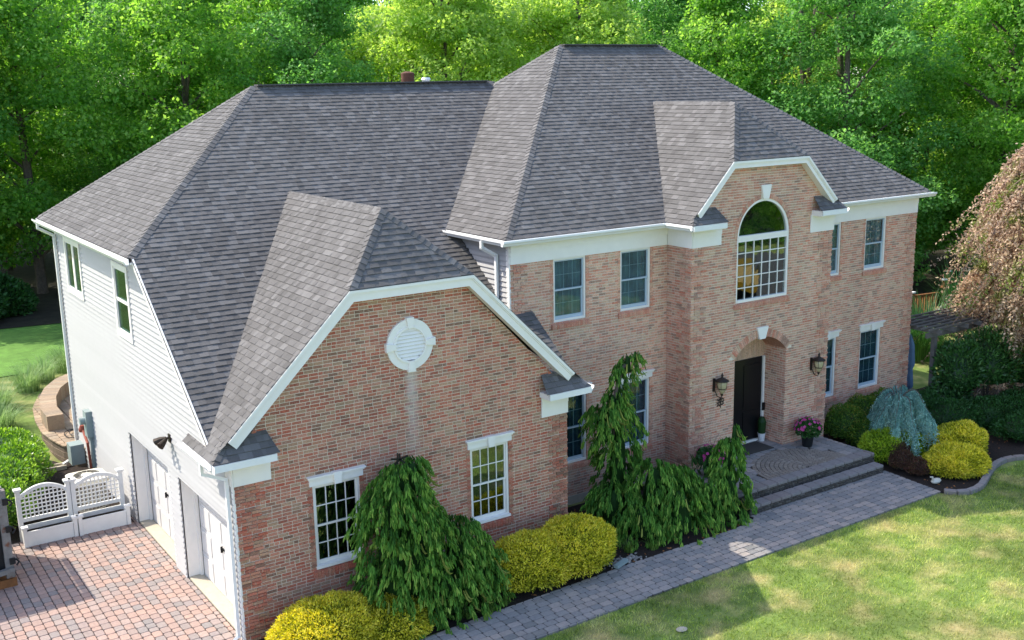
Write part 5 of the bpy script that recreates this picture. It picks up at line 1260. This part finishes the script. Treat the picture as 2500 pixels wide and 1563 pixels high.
# bare forked trunks that show among the leaves at upper right
for i, (ang, dd, h) in enumerate(((48.6, 53, 17), (50.4, 52, 17), (47.2, 55, 16))):
    x = CP.x+dd*math.sin(math.radians(ang)); y = CP.y+dd*math.cos(math.radians(ang)); z = hgt(x, y)
    t = empty('forked_trunk_tree', (x, y, z), label=('thick forked bare trunk showing between leaves at the upper right', 'second bare grey trunk right of the thick forked one', 'slender bare trunk left of the thick forked one')[i], cat='tree')
    a = MB(); a.tube([(x, y, z), (x+.2, y, z+h*.45)], [.2, .15], 8); a.tube([(x+.2, y, z+h*.45), (x-.3, y, z+h*.7), (x-.2, y, z+h)], [.16, .12, .07], 7); a.tube([(x+.2, y, z+h*.45), (x+.9, y+.2, z+h*.72), (x+1.3, y, z+h)], [.14, .1, .06], 7); obj('trunk', a, m_bark, t)
# =================================================================== lawn blades
def blades():
    n = 210000; x = rng.uniform(-1, 30, n); y = -2.72-rng.random(n)**1.15*9.5
    ok = (x > 1.2-.0) & (y < np.interp(x, [0, 1.5, 3.6, 8, 15.4, 15.75, 16.4, 17, 17.9, 18.7, 19.35, 20.2, 21.5, 24, 30], [-3.75, -3.1, -2.88, -2.82, -2.85, -3.24, -3.24, -3.02, -2.62, -2.58, -2.87, -3.27, -3.72, -4.0, -4.1]))
    d = np.stack([x-CP.x, y-CP.y, np.full(n, -CP.z)], 1); z = d@np.array(Fw); u = d@np.array(R2)/z; v_ = d@np.array(U2)/z
    ok &= (abs(u) < .5) & (v_ > -.33)
    x, y = x[ok], y[ok]; n = len(x); P = np.stack([x, y, np.zeros(n)], 1)
    D = rv(n)*.75+np.array([0, 0, 1.]); cl = np.sin(x*1.7+1)*np.sin(y*2.3+x)*.5+np.sin(x*.6)*.3
    vs = leafquads(P, D, rv(n), rng.uniform(.04, .1, n)*(1+.3*cl), rng.uniform(.009, .016, n), tri=True)
    npmesh('grass', vs, 3, m_grass, None, np.clip(.45+.3*cl+.18*np.sin(x*9+2*np.sin(y*7))*np.sin(y*11+x*3)+rng.normal(size=n)*.2, .01, .99), kind='stuff')
blades()
# =================================================================== parked car across the lawn (seen mirrored in the arched window)
car = empty('parked_car', (29.4, -15.4, .02), label='yellow hatchback parked at the road in front, mirrored in the arched window', cat='car')
u = V((.7, -.71, 0)); s_ = V((.71, .7, 0)); o = V((29.4, -15.4, .02))
def cp(l, w_, z): return o+u*l+s_*w_+V((0, 0, z))
prof = [(-2.1, .35), (-2.15, .75), (-2.0, 1.0), (-1.75, 1.42), (-.2, 1.5), (.4, 1.4), (1.15, .98), (2.0, .85), (2.15, .6), (2.1, .32)]
a = MB(); n = len(prof); wd = lambda z: .86 if z < 1.02 else .86-(z-1.02)*.45
vs = [cp(l, wd(z)*k, z) for k in (-1, 1) for l, z in prof]; a.add(vs, [tuple(range(n)), tuple(range(2*n-1, n-1, -1))]+[(i, n+i, n+(i+1) % n, (i+1) % n) for i in range(n)]); obj('body', a, m_yellow, car)
a = MB()
for k in (-1, 1):
    for (l0, l1, l2, l3) in ((-1.7, -.75, -.8, -1.6), (-.68, .35, .15, -.7)): a.add([cp(l0, k*(wd(1.0)+.01), 1.0), cp(l1+.35*(l1 > 0), k*(wd(1.0)+.01), 1.0), cp(l2, k*(wd(1.38)+.01), 1.38), cp(l3, k*(wd(1.38)+.01), 1.38)], [(0, 1, 2, 3)])
a.add([cp(.46, -.68, 1.38), cp(.46, .68, 1.38), cp(1.14, .8, 1.01), cp(1.14, -.8, 1.01)], [(0, 1, 2, 3)]); obj('windows', a, m_door, car)
for l in (-1.35, 1.35):
    for k in (-1, 1):
        wh = empty('wheel', tuple(cp(l, k*.8, .33)-o)); wh.parent = car; a = MB(); a.tube([cp(l, k*.7, .33), cp(l, k*.9, .33)], .33, 18); obj('tyre', a, m_tyre, wh); a = MB(); a.tube([cp(l, k*.89, .33), cp(l, k*.915, .33)], .2, 14); obj('rim', a, m_alu, wh)
for k in (-1, 1): a = MB(); a.box(*[v_ for c_ in zip(cp(2.12, k*.62, .66)-V((.08, .08, .06)), cp(2.12, k*.62, .66)+V((.08, .08, .06))) for v_ in c_]); obj('headlight', a, m_wpot, car)
